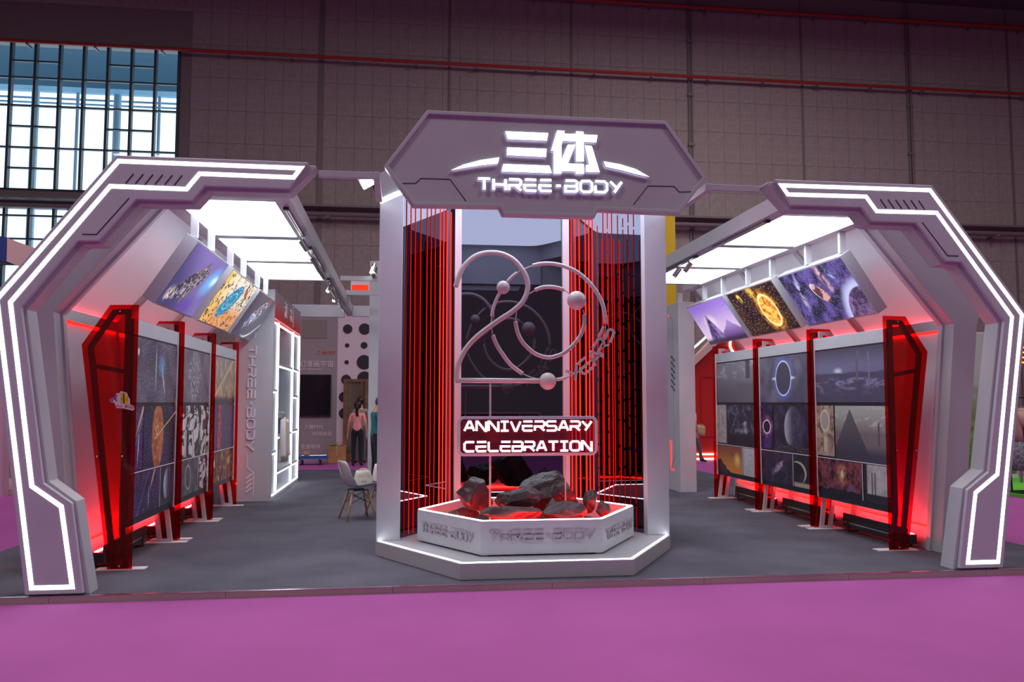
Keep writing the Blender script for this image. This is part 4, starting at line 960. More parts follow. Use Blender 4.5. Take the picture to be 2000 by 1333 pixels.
ec = thing('end_cabinet', (3.75, 8.3, 0), 'plain white end cabinet with a chamfered light line and black slanted vents', 'cabinet')
bevel(mk('body', box(3.60, 3.90, 6.85, 9.9, .001, 3.42), SHELL, ec), .004)
mk('trim_line', ribbon([(7.35, 3.25), (7.15, 3.12), (7.15, .62), (7.35, .38)], .02, 3.592, 3.6, YZ), mat('trim_blue_grey', (.28, .32, .40), .4), ec)
for k in range(6):
    mk('vent_slot', ribbon([(7.08, 2.36-k*.11), (7.28, 2.46-k*.11)], .03, 3.594, 3.6, YZ), DARK, ec)
mk('red_light_line', ribbon([(7.36, .40), (7.36, .9)], .015, 3.59, 3.6, YZ), LEDR, ec)
mk('red_light_line', ribbon([(7.35, .37), (7.22, .37)], .015, 3.59, 3.6, YZ), LEDR, ec)
mk('indicator', sphere((3.592, 7.36, 3.22), .014, 8, 6), LEDR, ec)
mk('post', box(3.66, 3.74, 7.0, 7.08, 3.42, 3.60), SHELL, ec)
simple('rear_header_beam', box(-3.4, -1.42, 10.5, 10.62, 3.43, 3.66) if False else box(-3.9, -2.58, 10.5, 10.62, 3.43, 3.69), SHELL, 'grey cross beam closing the ceiling behind the shelf unit', 'beam', None, .004)
simple('rear_header_beam', box(-2.41, -1.86, 10.5, 10.62, 3.45, 3.68), SHELL, 'short grey cross beam between the ceiling beam and the slim white column', 'beam', None, .004)
simple('slim_column', box(-1.99, -1.72, 8.95, 9.15, .001, 4.4), SHELL, 'slim white column standing behind the tower pillar', 'column', None, .004)
simple('upper_cross_beam', box(-2.419, -1.7, 7.0, 7.06, 3.72, 3.80), SHELL, 'thin grey cross beam lying on the ceiling beam, carrying a lamp', 'beam')
simple('upper_cross_beam', box(-2.419, -1.70, 8.5, 8.56, 3.66, 3.75), SHELL, 'thin grey cross beam beside the red and white sign box', 'beam')
sb = thing('sign_box', (-2.05, 9.05, 3.76), 'small white and red sign box hanging above the slim column', 'sign box')
mk('case', box(-2.36, -1.991, 8.98, 9.14, 3.80, 4.03), WHITE, sb); mk('red_face', box(-2.34, -2.02, 8.965, 8.979, 3.80, 3.92), glow('red_sign_face', (1, .04, .02), 1.2), sb)
cl = thing('can_light', (-1.86, 6.98, 3.8), 'silver can lamp lit warm, clipped to the thin cross beam', 'spotlight')
mk('can', tube([(-1.83, 6.96, 4.02), (-1.84, 6.95, 3.95), (-1.86, 6.94, 3.86)], [.03, .06, .07], 14), CHROME, cl); mk('lens', tube([(-1.86, 6.94, 3.859), (-1.86, 6.939, 3.852)], .06, 14), glow('can_lens', (1, .92, .75), 12), cl)
mk('clamp', box(-1.88, -1.82, 6.95, 7.02, 3.80, 3.86), BLACK, cl)

# ================================================================== CHAIRS AND BAGS
SEATM = mat('grey_plastic_shell', (.50, .54, .62), .35)
def chair(x, y, rz, label):
    t = bpy.data.objects.new('shell_chair', None); C.objects.link(t); tag(t, label, 'chair', 'shell chairs')
    # local: facing +x
    prof = [(.22, .44, .20), (.16, .452, .215), (.08, .44, .225), (.0, .425, .23), (-.09, .425, .23), (-.16, .455, .235), (-.20, .52, .235), (-.225, .60, .225), (-.25, .69, .21), (-.275, .77, .18), (-.285, .81, .13)]
    V, F = [], []; n = 11
    for i, (px, pz, hw) in enumerate(prof):
        for k in range(n):
            q = -1+2*k/(n-1); lift = (.055 if i < 7 else .0)*abs(q)**3; fwd = (.075 if 5 <= i else .0)*abs(q)**2.4
            V.append((px+fwd, q*hw, pz+lift))
    for i in range(len(prof)-1):
        for k in range(n-1): F.append([i*n+k, i*n+k+1, (i+1)*n+k+1, (i+1)*n+k])
    sh = mk('seat_shell', (V, F), SEATM, t, True)
    so = sh.modifiers.new('thick', 'SOLIDIFY'); so.thickness = .012; sb_ = sh.modifiers.new('sub', 'SUBSURF'); sb_.levels = 1; sb_.render_levels = 2
    tops = [(.11, .10), (.11, -.10), (-.10, .10), (-.10, -.10)]; feet = [(.21, .205), (.21, -.205), (-.20, .20), (-.20, -.20)]
    for (a, b), (c, d) in zip(tops, feet): mk('leg', tube([(a, b, .405), ((a+c)/2, (b+d)/2, .2), (c, d, .001)], [.012, .017, .010], 12), WOOD, t, True)
    P = lambda i, z: Vector((tops[i][0], tops[i][1], .405)).lerp(Vector((feet[i][0], feet[i][1], 0)), 1-z/.405)
    for i, j in ((0, 1), (1, 3), (3, 2), (2, 0)):
        mk('wire_brace', tube([P(i, .36), P(j, .22)], .004, 6), BLACK, t); mk('wire_brace', tube([P(j, .36), P(i, .22)], .004, 6), BLACK, t)
    mk('under_frame', join(box(-.11, .12, -.105, -.09, .395, .41), box(-.11, .12, .09, .105, .395, .41), box(-.02, .02, -.1, .1, .395, .41)), BLACK, t)
    t.location = (x, y, .001); t.rotation_euler = (0, 0, rz); return t
def bag(x, y, z, w_, d_, h_, m, label, strap=None):
    t = bpy.data.objects.new('bag', None); C.objects.link(t); tag(t, label, 'bag')
    V, F = [], []; n = 16; L = 7
    for j in range(L):
        k = j/(L-1); r = (1-.30*k**2)*(.85+.15*min(1, k*4))
        for i in range(n):
            a = 2*pi*i/n; c_, s_ = math.cos(a), math.sin(a); e = .55
            V.append((math.copysign(abs(c_)**e, c_)*w_/2*r, math.copysign(abs(s_)**e, s_)*d_/2*r, h_*k+.012*math.sin(3*a+k*5)))
    for j in range(L-1): F += [[j*n+i, j*n+(i+1) % n, (j+1)*n+(i+1) % n, (j+1)*n+i] for i in range(n)]
    F += [list(range(n)), list(range((L-1)*n, L*n))]
    zmin = min(v[2] for v in V); V = [(v[0], v[1], v[2]-zmin) for v in V]
    mk('body', (V, F), m, t, True)
    mk('zip', box(-w_*.32, w_*.32, -d_*.42, -d_*.40, h_*.72, h_*.735), mat('zip_tape', (.32, .30, .28), .6), t)
    mk('patch', box(-.04, .04, -d_*.5, -d_*.46, h_*.3, h_*.42), mat('patch_tan', (.45, .38, .30), .6), t)
    mk('handle', tube(spline([(-w_*.2, 0, h_*.93), (-w_*.16, 0, h_*1.16), (w_*.16, 0, h_*1.16), (w_*.2, 0, h_*.93)], 5), .010, 8), strap or m, t, True)
    t.location = (x, y, z); return t
chair(-1.93, 4.15, .35, 'pale grey shell chair with wooden legs carrying a cream bag')
chair(-1.56, 4.62, 2.6, 'pale grey shell chair with wooden legs half hidden by the tower pillar')
CREAM = mat('cream_canvas', (.62, .58, .50), .85, bump=.3, bscale=50)
b_ = bag(-1.86, 4.17, .445, .27, .17, .20, CREAM, 'cream canvas bag lying on the shell chair'); b_.rotation_euler = (0, 0, .2)
b_ = bag(-1.64, 4.57, .445, .24, .16, .26, mat('white_canvas', (.72, .70, .66), .8), 'white bag with a brown strap on the hidden shell chair', mat('brown_strap', (.20, .08, .04), .6)); b_.rotation_euler = (0, 0, 1.0)

# ================================================================== PEOPLE
SKIN = mat('skin', (.52, .30, .22), .55)
HAIR = mat('black_hair', (.012, .010, .010), .5)
def person(loc, rz, shirt, trousers, shoes, label, pose, hair='short', h=1.66):
    k = h/1.70
    t = bpy.data.objects.new('person', None); C.objects.link(t); tag(t, label, 'person')
    J = dict(pel=(0, 0, .95), sp=(0, .0, 1.10), ch=(0, .0, 1.28), nk=(0, .0, 1.44), hb=(0, .01, 1.52), hd=(0, .02, 1.60), ht=(0, .015, 1.68))
    for s, q in ((-1, 'l'), (1, 'r')):
        J.update({q+'sh': (s*.16, 0, 1.38), q+'el': (s*.22, -.02, 1.12), q+'wr': (s*.22, .08, .90), q+'hp': (s*.09, 0, .90), q+'kn': (s*.10, .01, .50), q+'an': (s*.10, -.02, .09), q+'to': (s*.12, .15, .035), q+'he': (s*.10, -.05, .05)})
    J.update(pose)
    R = dict(pel=(.14, .105), sp=(.125, .095), ch=(.15, .10), nk=(.055, .055), hb=(.06, .065), hd=(.082, .098), ht=(.055, .065))
    for q in 'lr': R.update({q+'sh': (.062, .062), q+'el': (.043, .043), q+'wr': (.028, .028), q+'hp': (.09, .09), q+'kn': (.06, .06), q+'an': (.042, .042), q+'to': (.035, .03), q+'he': (.04, .04)})
    E_ = [('pel', 'sp'), ('sp', 'ch'), ('ch', 'nk'), ('nk', 'hb'), ('hb', 'hd'), ('hd', 'ht')]
    for q in 'lr': E_ += [('ch', q+'sh'), (q+'sh', q+'el'), (q+'el', q+'wr'), ('pel', q+'hp'), (q+'hp', q+'kn'), (q+'kn', q+'an'), (q+'an', q+'to'), (q+'an', q+'he')]
    names = list(J); V = [Vector(J[n]) for n in names]; idx = {n: i for i, n in enumerate(names)}; E2 = [(idx[a], idx[b]) for a, b in E_]
    rad = [R[n] for n in names]; zone = dict()
    # hands: palm and five fingers continuing from the wrist
    for q, s in (('l', -1), ('r', 1)):
        wv = Vector(J[q+'wr']); dv = (wv-Vector(J[q+'el'])).normalized(); side = dv.cross(Vector((s, 0, 0)));
        side = side.normalized() if side.length > .1 else Vector((0, 1, 0))
        V.append(wv+dv*.06); rad.append((.034, .022)); pi_ = len(V)-1; E2.append((idx[q+'wr'], pi_))
        curl = dv.cross(side).normalized()
        for f in range(4):
            o_ = side*((f-1.5)*.019); a = V[pi_]+dv*.035+o_; b = a+dv*(.035-.004*abs(f-1.3))+curl*.008; c = b+dv*.025+curl*.018
            V += [a, b, c]; rad += [(.0095, .0095), (.009, .009), (.007, .007)]; n0 = len(V)-3; E2 += [(pi_, n0), (n0, n0+1), (n0+1, n0+2)]
        a = V[pi_]-dv*.01+side*.032; b = a+dv*.03+side*.014; V += [a, b]; rad += [(.011, .011), (.009, .009)]; n0 = len(V)-2; E2 += [(pi_, n0), (n0, n0+1)]
    me = bpy.data.meshes.new('body'); me.from_pydata([v*k for v in V], E2, [])
    o = bpy.data.objects.new('body', me); C.objects.link(o)
    o.modifiers.new('skin', 'SKIN'); sub = o.modifiers.new('sub', 'SUBSURF'); sub.levels = 2
    for i, r in enumerate(rad):
        me.skin_vertices[0].data[i].radius = (r[0]*k, r[1]*k)
    me.skin_vertices[0].data[0].use_root = True
    dg = bpy.context.evaluated_depsgraph_get(); dg.update()
    me2 = bpy.data.meshes.new_from_object(o.evaluated_get(dg)); bpy.data.objects.remove(o)
    for m in (shirt, trousers, SKIN, shoes): me2.materials.append(m)
    segs = [(V[a]*k, V[b]*k, (a, b)) for a, b in E2]
    lower = {idx[n] for q in 'lr' for n in (q+'hp', q+'kn', q+'an')} | {idx['pel']}
    feet = {idx[n] for q in 'lr' for n in (q+'to', q+'he')}
    upper = {idx[n] for n in ('sp', 'ch')} | {idx[q+'sh'] for q in 'lr'}
    for p in me2.polygons:
        c = p.center; best = (9, None, 0)
        for a, b, ij in segs:
            ab = b-a; u = max(0, min(1, (c-a).dot(ab)/max(ab.length_squared, 1e-9))); d = (c-(a+ab*u)).length
            if d < best[0]: best = (d, ij, u)
        (i, j), u = best[1], best[2]
        if j in feet: z = 3
        elif i in lower and j in lower: z = 1
        elif i == idx['pel'] and j == idx['sp']: z = 0 if u > .1 else 1
        elif (i in upper and j in upper): z = 0
        elif i == idx['ch'] and j == idx['nk']: z = 0 if u < .75 else 2
        elif i in (idx['lsh'], idx['rsh']): z = 0 if u < .75 else 2
        else: z = 2
        p.material_index = z; p.use_smooth = True
    o = bpy.data.objects.new('body', me2); C.objects.link(o); o.parent = t
    hd, hb = Vector(J['hd'])*k, Vector(J['hb'])*k
    ax = (hd-hb).normalized()
    hv, hf = sphere((0, 0, 0), 1, 20, 12)
    hv2 = []
    for v in hv:
        q = Vector((v.x*.098, v.y*.112-.012, v.z*.115))
        if v.y > .45 and v.z < .55: q.y = min(q.y, .06)
        hv2.append(hd+q*k+Vector((0, 0, .022)))
    mk('hair', (hv2, hf), HAIR, t, True)
    if hair == 'tail':
        mk('ponytail', tube(spline([hd+Vector((0, -.10, .03))*k, hd+Vector((0, -.15, -.02))*k, hd+Vector((0, -.14, -.14))*k, hd+Vector((0.01, -.125, -.27))*k], 4), [.03]*4+[.042]*4+[.036]*4+[.008], 10), HAIR, t, True)
    fc = hd+Vector((0, .10, -.01))*k
    mk('nose', tube([fc+Vector((0, -.01, .02)), fc+Vector((0, .018, -.02)), fc+Vector((0, -.012, -.028))], [.006, .012, .009], 8), SKIN, t, True)
    for s in (-1, 1):
        mk('ear', sphere(hd+Vector((s*.088, -.005, -.02))*k, .022, 8, 6, (.4, .8, 1.2)), SKIN, t, True)
        mk('eye', sphere(fc+Vector((s*.032, -.018, .018)), .010, 8, 6), HAIR, t, True)
    mk('mouth', sphere(fc+Vector((0, -.012, -.055)), .014, 8, 6, (1.5, .4, .4)), mat('lips', (.45, .16, .14), .5), t, True)
    t.location = loc; t.rotation_euler = (0, 0, rz); return t
def cl_(n, c): return mat(n, c, .9, bump=.3, bscale=18)
PINK, TEAL, GREYS, NAVY, KHAKI = cl_('pink_shirt', (.82, .34, .33)), cl_('teal_shirt', (.015, .16, .18)), cl_('grey_shirt', (.30, .25, .23)), cl_('black_trousers', (.015, .015, .02)), cl_('blue_grey_trousers', (.10, .11, .14))
SHOE = mat('dark_shoe', (.03, .03, .035), .5)
lean = {q+'el': (s*.24, .06, 1.12) for q, s in (('l', -1), ('r', 1))}; lean.update({q+'wr': (s*.12, .22, 1.04) for q, s in (('l', -1), ('r', 1))})
woman_xy = at(693, 908, z=0)
person((woman_xy.x+.06, woman_xy.y-.1, FZ), -.12, PINK, NAVY, SHOE, 'person in a pink shirt and black trousers with a ponytail, seen from behind', {'rwr': (.24, .02, .86), 'lwr': (-.25, .0, .86)}, 'tail', 1.66)
person((at(703, 908, y=15.2).x, 15.25, FZ), .05, GREYS, KHAKI, SHOE, 'person in a grey shirt facing the brown door, behind the pink shirt', {}, 'short', 1.78)
person((at(734, 908, y=8.35).x, 8.35, .001), -1.25, TEAL, NAVY, SHOE, 'person in a teal shirt looking down, half hidden by the tower pillar', {**lean, 'hb': (0, .05, 1.51), 'hd': (0, .10, 1.57), 'ht': (0, .13, 1.63)}, 'short', 1.72)
px_ = at(1352, 905, z=FZ)
person((px_.x, px_.y, FZ), -pi/2+.2, cl_('white_shirt', (.6, .58, .58)), KHAKI, SHOE, 'person in dark blue grey trousers walking behind the end cabinet', {'rkn': (.10, .16, .50), 'ran': (.10, .24, .10), 'rto': (.11, .40, .04), 'rhe': (.10, .20, .05), 'lan': (-.10, -.16, .12), 'lto': (-.10, -.02, .04), 'lhe': (-.10, -.19, .06)}, 'short', 1.66)
bp_ = at(1366, 840, y=px_.y-.05)
hb_ = bag(bp_.x, bp_.y, .70, .30, .12, .26, mat('tan_leather', (.50, .36, .20), .5), 'tan handbag swinging beside the walking person')
hb_.rotation_euler = (0, .25, .1)

# ================================================================== STALL BEHIND
YB = 16.2
GRW = mat('stall_grey_wall', (.30, .25, .28), .7); LIL = mat('stall_lilac_wall', (.66, .54, .64), .6)
bxl, bxr = at(540, 700, y=YB).x, at(659, 700, y=YB).x
sw = thing('stall_wall', (bxl, YB, FZ), 'grey stall wall with pale Chinese lettering and a black screen', 'wall panel')
ztop = at(620, 610, y=YB).z
mk('panel', box(bxl, bxr, YB, YB+.12, FZ, ztop), GRW, sw)
mk('recess', box(at(590, 640, y=YB).x, at(639, 640, y=YB).x, YB-.01, YB, at(615, 661, y=YB).z, at(615, 625, y=YB).z), CONCD, sw)
LT = mat('stall_letters', (.80, .64, .78), .6); OR = mat('orange_print', (.72, .16, .05), .6)
def wtext(body, px, py, hpx, m, depth=.004):
    p = at(px, py, y=YB); return text_mesh('lettering', body, hpx*(YB+7.6)/FPX*1.05, (p.x, YB-.008, p.z), (pi/2, 0, 0), m, sw, depth)
wtext('科幻漫画宇宙', 570, 716, 12.5, LT); wtext('Sci-Fi Universe', 581, 724, 7, LT)
wtext('C', 619, 691, 8, OR); wtext('腾讯动漫', 629, 691, 6, OR)
wtext('天體时代', 594, 838, 8.5, LT); wtext('时间移民', 610, 852, 9, LT); wtext('流浪地球……', 586, 877, 9, LT)
tv = thing('television', (at(617, 780, y=YB).x, YB-.05, at(617, 813, y=YB).z), 'large black television mounted on the grey stall wall', 'television')
p0, p1 = at(585, 814, y=YB-.06), at(647, 732, y=YB-.06)
bevel(mk('case', box(p0.x, p1.x, YB-.06, YB-.011, p0.z, p1.z), BLACK, tv), .006)
mk('screen', box(p0.x+.02, p1.x-.02, YB-.063, YB-.06, p0.z+.03, p1.z-.02), mat('dark_screen', (.006, .005, .012), .12), tv)
lx0, lx1 = bxr+.002, at(790, 700, y=YB).x
lw = thing('spotted_wall', (lx0, YB, FZ), 'pale lilac stall wall covered with black discs of many sizes', 'wall panel')
mk('panel', box(lx0, lx1, YB, YB+.1, FZ, ztop+.02), LIL, lw)
for (px, py, r) in ((679, 643, 9), (712, 643, 11), (678, 675, 4.2), (711, 675, 6.5), (677, 708, 4.2), (711, 708, 14), (676, 742, 9.5), (712, 740, 14), (672, 776, 10), (672, 808, 10), (674, 873, 7), (745, 660, 9)):
    c = at(px, py, y=YB-.006); rr = r*(YB+7.6)/FPX
    mk('disc', tube([(c.x, YB-.009, c.z), (c.x, YB-.001, c.z)], rr, 28), mat('disc_black', (.02, .016, .024), .5), lw)
dr = thing('wooden_door', (at(700, 900, y=16.0).x, 16.0, FZ), 'brown framed glass door standing against the spotted wall', 'door')
d0, d1 = at(669, 908, y=16), at(722, 741, y=16)
BRN = mat('brown_wood', (.17, .08, .04), .5, var=.3, vscale=6)
for a, b, c, d in ((d0.x, d0.x+.12, FZ, d1.z), (d1.x-.12, d1.x, FZ, d1.z), (d0.x+.12, d1.x-.12, d1.z-.08, d1.z), (d0.x+.12, d1.x-.12, FZ, FZ+.25), ((d0.x+d1.x)/2+.12, (d0.x+d1.x)/2+.17, FZ+.25, d1.z-.08)):
    mk('door_frame', box(a, b, 15.93, 16.05, c, d), BRN, dr)
mk('door_glass', box(d0.x+.12, d1.x-.12, 15.99, 16.01, FZ+.25, d1.z-.08), mat('dark_door_glass', (.12, .08, .06), .1, spec=.8), dr)
cbx = at(658, 905, z=FZ)
cbt = thing('cardboard_box', (cbx.x, cbx.y, FZ), 'brown cardboard box on the magenta floor in front of the stall wall', 'box')
bevel(mk('carton', box(cbx.x-.24, cbx.x+.24, cbx.y, cbx.y+.4, FZ+.001, FZ+.46), mat('cardboard', (.42, .22, .09), .8, var=.12, vscale=5), cbt), .006)
mk('flap', prism([(cbx.x-.24, FZ+.46), (cbx.x-.02, FZ+.52), (cbx.x-.02, FZ+.528), (cbx.x-.24, FZ+.468)], cbx.y, cbx.y+.4, XZ), MATS['cardboard'], cbt)
mk('flap', prism([(cbx.x+.24, FZ+.46), (cbx.x+.06, FZ+.50), (cbx.x+.06, FZ+.508), (cbx.x+.24, FZ+.468)], cbx.y, cbx.y+.4, XZ), MATS['cardboard'], cbt)
mk('tape', box(cbx.x-.02, cbx.x+.02, cbx.y-.001, cbx.y, FZ+.2, FZ+.46), mat('packing_tape', (.5, .34, .18), .3), cbt)
bt = at(609, 895, y=15.2)
tb_ = thing('trolley', (bt.x, 15.2, FZ), 'low blue trolley loaded with rods beside the cardboard box', 'trolley')
BLU = mat('blue_paint', (.02, .10, .42), .4)
mk('deck', box(bt.x-.35, bt.x+.42, 15.0, 15.4, FZ+.17, FZ+.22), BLU, tb_)
for x in (-.25, .22):
    for y in (15.06, 15.32): mk('caster', tube([(bt.x+x-.02, y, FZ+.06), (bt.x+x+.02, y, FZ+.06)], .058, 14), BLACK, tb_); mk('caster_arm', box(bt.x+x-.03, bt.x+x-.021, y-.02, y+.02, FZ+.06, FZ+.17), BLU, tb_)
for k in range(3): simple('metal_rod', tube([(bt.x-.25, 15.1+k*.06, FZ+.245+k*.0), (bt.x+.38, 15.12+k*.06, FZ+.25)], .022, 8), CHROME, 'bare metal rod lying on the blue trolley', 'rod', 'rods on the trolley')
simple('wood_block', box(bt.x-.2, bt.x-.05, 15.05, 15.2, FZ+.275, FZ+.36), WOOD, 'wooden block on top of the rods on the trolley', 'block')

# ================================================================== RED STALL, YELLOW COLUMN (beyond the other gallery)
YR = 15.5
REDW = mat('red_stall_wall', (.50, .012, .01), .5); LILP = mat('stall_pink_beam', (.62, .42, .42), .6)
rs = thing('red_stall', (8, YR, FZ), 'bright red stall wall under a pale sloping gable edged with light tubes', 'stall')
rp = [(a.x, a.z) for a in (at(1340, 912, y=YR), at(1560, 912, y=YR), at(1560, 560, y=YR), at(1441, 630, y=YR), at(1356, 712, y=YR), at(1340, 720, y=YR))]
mk('wall', prism(rp, YR, YR+.1, XZ), REDW, rs)
gp = [(a.x, a.z) for a in (at(1340, 712, y=YR-.2), at(1350, 705, y=YR-.2), at(1385, 668, y=YR-.2), at(1420, 635, y=YR-.2), at(1560, 520, y=YR-.2), at(1560, 560, y=YR-.2), at(1441, 634, y=YR-.2), at(1356, 714, y=YR-.2))]
mk('gable', prism(gp, YR-.25, YR-.002, XZ), LILP, rs)
WARM = glow('warm_tube', (1, .95, .62), 5)
tp = [(a.x, a.z) for a in (at(1352, 683, y=YR-.28), at(1382, 656, y=YR-.28))]
mk('light_tube', ribbon(tp, .05, YR-.28, YR-.251, XZ), WARM, rs)
mk('light_ring', ribbon([(at(1452, 672, y=YR-.28).x+.30*math.cos(a*.35+1.6), at(1452, 672, y=YR-.28).z+.30*math.sin(a*.35+1.6)) for a in range(10)], .045, YR-.05, YR-.003, XZ), WARM, rs)
for py in (888, 897):
    q = at(1362, py, y=YR-.06); mk('light_tube', box(q.x, q.x+1.6, YR-.06, YR-.005, q.z-.02, q.z+.02), WARM, rs)
q0_, q1_ = at(1372, 852, y=YR-.03), at(1500, 736, y=YR-.03)
mk('niche_frame', ribbon([(q0_.x, q0_.z), (q1_.x, q0_.z), (q1_.x, q1_.z), (q0_.x, q1_.z)], .04, YR-.03, YR-.002, XZ, True), REDW, rs)
yc = at(1311, 440, y=19)
simple('yellow_column', box(yc.x-.22, yc.x+.14, 19, 19.3, FZ+.001, 9.2), mat('yellow_paint', (.62, .42, .01), .5), 'tall flat yellow column rising behind the tower', 'column', None, .01)

# ================================================================== STALL AT THE CLOTHES RACK SIDE
gx = at(1978, 930, y=6.0)
GRN = mat('green_floor_mat', (.10, .50, .03), .8)
simple('green_mat', box(at(1955, 980, y=6.2).x, 13, 5.4, 9, FZ+.001, FZ+.06), GRN, 'bright green raised floor mat under the clothes rack', 'floor mat')
def p_field(x, y, ar):
    c = mixc(y.st(.3, .75), (.12, .20, .06), (.55, .60, .62)); return mixc(noise(x, y*3, 6, 6, .3, 301).st(.45, .6)*y.st(.75, .5), c, (.30, .34, .16))
fb_ = thing('field_banner', (9.5, 8.6, 0), 'tall printed banner of a green field behind the clothes rack', 'banner')
mk('frame', box(7.6, 11.6, 8.62, 8.70, FZ+.061, 3.1), WHITE, fb_)
quad_uv('print', [(7.62, 8.615, .1), (11.58, 8.615, .1), (11.58, 8.615, 3.06), (7.62, 8.615, 3.06)], picture('field_print', p_field, 1.3, 0, .6), fb_)
ys_ = at(1990, 690, y=7.6)
ns = thing('neon_sign', (ys_.x, 7.6, ys_.z), 'red sign board with yellow neon squiggles above the clothes rack', 'sign')
mk('board', box(ys_.x-.12, ys_.x+.6, 7.6, 7.66, ys_.z-.22, ys_.z+.22), mat('dark_red_board', (.30, .02, .02), .5), ns)
mk('post', box(ys_.x-.02, ys_.x+.02, 7.662, 7.70, FZ+.061, ys_.z+.2), GREYM, ns)
for k in range(4): mk('neon_line', tube(spline([(ys_.x-.10+.02*k, 7.585, ys_.z-.18+k*.1), (ys_.x-.02, 7.585, ys_.z-.13+k*.1), (ys_.x+.06, 7.585, ys_.z-.19+k*.1), (ys_.x+.5, 7.585, ys_.z-.14+k*.1)], 5), .012, 6), glow('yellow_neon', (1, .6, .05), 3), ns)
rk = thing('clothes_rack', (gx.x, 6, FZ), 'black tubular clothes rack on the green mat', 'clothes rack')
rz0 = FZ+.062
xr0 = at(1972, 900, y=6.0).x
mk('rail', tube(spline([(xr0+.02, 6.0, rz0+.02), (xr0, 6.0, rz0+.7), (xr0, 6.0, 1.55), (xr0+.10, 6.0, 1.68), (xr0+.6, 6.0, 1.69), (xr0+1.3, 6.0, 1.69)], 5), .018, 10), BLACK, rk, True)
mk('foot', tube([(xr0+.02, 5.7, rz0+.02), (xr0+.02, 6.3, rz0+.02)], .018, 10), BLACK, rk); mk('foot', tube([(xr0+.02, 6.0, rz0+.02), (xr0+1.3, 6.0, rz0+.02)], .018, 10), BLACK, rk)
mk('upright', tube([(xr0+1.3, 6.0, rz0+.02), (xr0+1.3, 6.0, 1.69)], .018, 10), BLACK, rk)
def garment(x, m1, m2, label):
    t = thing('garment', (x, 6, .3), label, 'garment', 'garments on the rack')
    def sk(prof, m, nm):
        V, F = [], []; n = 16
        for z, hx, hy in prof:
            for k in range(n):
                a = 2*pi*k/n; r = 1+.10*math.sin(4*a+z*3); V.append((x+math.cos(a)*hx*r, 6+math.sin(a)*hy*r, z))
        for j in range(len(prof)-1): F += [[j*n+k, j*n+(k+1) % n, (j+1)*n+(k+1) % n, (j+1)*n+k] for k in range(n)]
        F += [list(range(n)), list(range((len(prof)-1)*n, len(prof)*n))]; mk(nm, (V, F), m, t, True)
    sk([(1.50, .03, .05), (1.46, .04, .15), (1.36, .05, .2), (1.1, .05, .2), (.92, .055, .21)], m1, 'top'); sk([(.915, .05, .2), (.7, .06, .22), (.40, .07, .24)], m2, 'skirt')
    for s in (-1, 1): mk('sleeve', tube([(x, 6+s*.15, 1.42), (x+.0, 6+s*.27, 1.20)], [.06, .065], 10), m1, t, True)
    mk('hanger', tube([(x, 5.86, 1.485), (x, 6, 1.53), (x, 6.14, 1.485)], .006, 6), WOOD, t); mk('hook', tube([(x, 6, 1.53), (x, 6, 1.66), (x, 6.018, 1.712), (x, 5.985, 1.712)], .004, 6), CHROME, t)
for k, (c1, c2, nm) in enumerate((((.42, .28, .24), (.20, .24, .26), 'dusty pink top over a patterned grey skirt, at the end of the rack'), ((.55, .42, .33), (.14, .26, .25), 'beige top over a teal patterned skirt, second on the rack'), ((.50, .34, .28), (.3, .22, .24), 'tan top over a mauve skirt, third on the rack'), ((.6, .5, .45), (.2, .2, .25), 'cream top over a grey skirt, fourth on the rack'))):
    garment(xr0+.12+k*.15, mat(f'garment_top_{k}', c1, .9), mat(f'garment_skirt_{k}', c2, .9, var=.6, vscale=30), nm)
pn = at(1904, 830, y=9.5)
sp_ = thing('stall_poster', (pn.x, 9.5, FZ), 'narrow banner of pale blue, red and navy bands seen past the portal arch', 'banner')
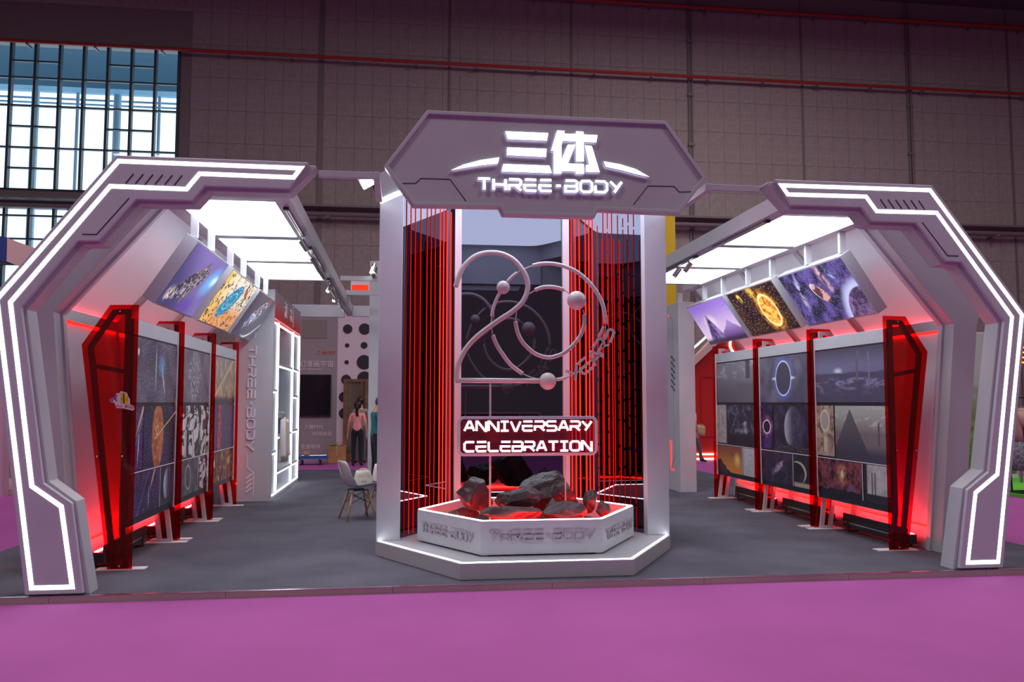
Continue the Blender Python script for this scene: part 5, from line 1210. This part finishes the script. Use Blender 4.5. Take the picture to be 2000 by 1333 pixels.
for a, b, c in ((690, 740, (.55, .66, .78)), (740, 765, (.70, .10, .06)), (765, 960, (.035, .04, .085))):
    mk('band', box(pn.x-.5, pn.x+.16, 9.5, 9.55, at(1904, b, y=9.5).z if b < 960 else FZ+.001, at(1904, a, y=9.5).z), mat(f'banner_band_{a}', c, .6), sp_)

# ================================================================== STALL AT THE WINDOW SIDE
PKW = mat('pink_stall_panel', (.50, .30, .42), .6); NVY = mat('navy_fascia', (.02, .04, .22), .5)
lb = thing('window_side_stall', (-9, 8.5, FZ), 'pink stall frame with a navy corner, standing under the hall window', 'stall')
def quadbox(pxs, y, th, m, nm):
    pts = [at(a, b, y=y) for a, b in pxs]; mk(nm, prism([(p.x, p.z) for p in pts], y, y+th, XZ), m, lb)
quadbox([(-90, 445), (14, 464), (13, 511), (-90, 500)], 8.5, .3, NVY, 'fascia_corner')
quadbox([(14, 465), (110, 500), (110, 548), (13, 511)], 8.5, .3, LILP, 'fascia')
quadbox([(-90, 600), (7, 605), (4, 985), (-90, 1000)], 8.2, .25, PKW, 'side_wall')
p_ = at(-40, 990, y=8.2)
simple('stall_platform', box(-12.5, -6.35, 8.5, 10.88, FZ+.001, FZ+.10), mat('pink_stall_floor', (.55, .38, .40), .7), 'low pale pink platform of the stall under the hall window', 'platform')
mk('back_wall', box(-12.5, -6.4, 10.9, 11, FZ+.101, 2.6), mat('plum_wall', (.33, .20, .28), .7), lb)
tx = at(14, 880, y=8.9)
fl_ = thing('flip_table', (tx.x, 8.9, FZ+.1), 'white standing board on thin wooden legs on the pink platform', 'board')
mk('board', box(tx.x-.10, tx.x+.4, 8.9, 8.93, at(14, 897, y=8.9).z, at(14, 853, y=8.9).z), WHITE, fl_)
for a, b in ((-.06, -.10), (.0, .03), (.3, .34)): mk('leg', tube([(tx.x+a, 8.915, at(14, 897, y=8.9).z), (tx.x+b, 8.95, FZ+.102)], .012, 8), WOOD, fl_)
simple('metal_floor_strip', box(-16, -5.62, EY+.0, 1.2, FZ+.001, FZ+.012), mat('bare_floor', (.45, .46, .50), .5, var=.2, vscale=2), 'bare pale floor strip running along the platform beside the window side arch', 'floor strip')
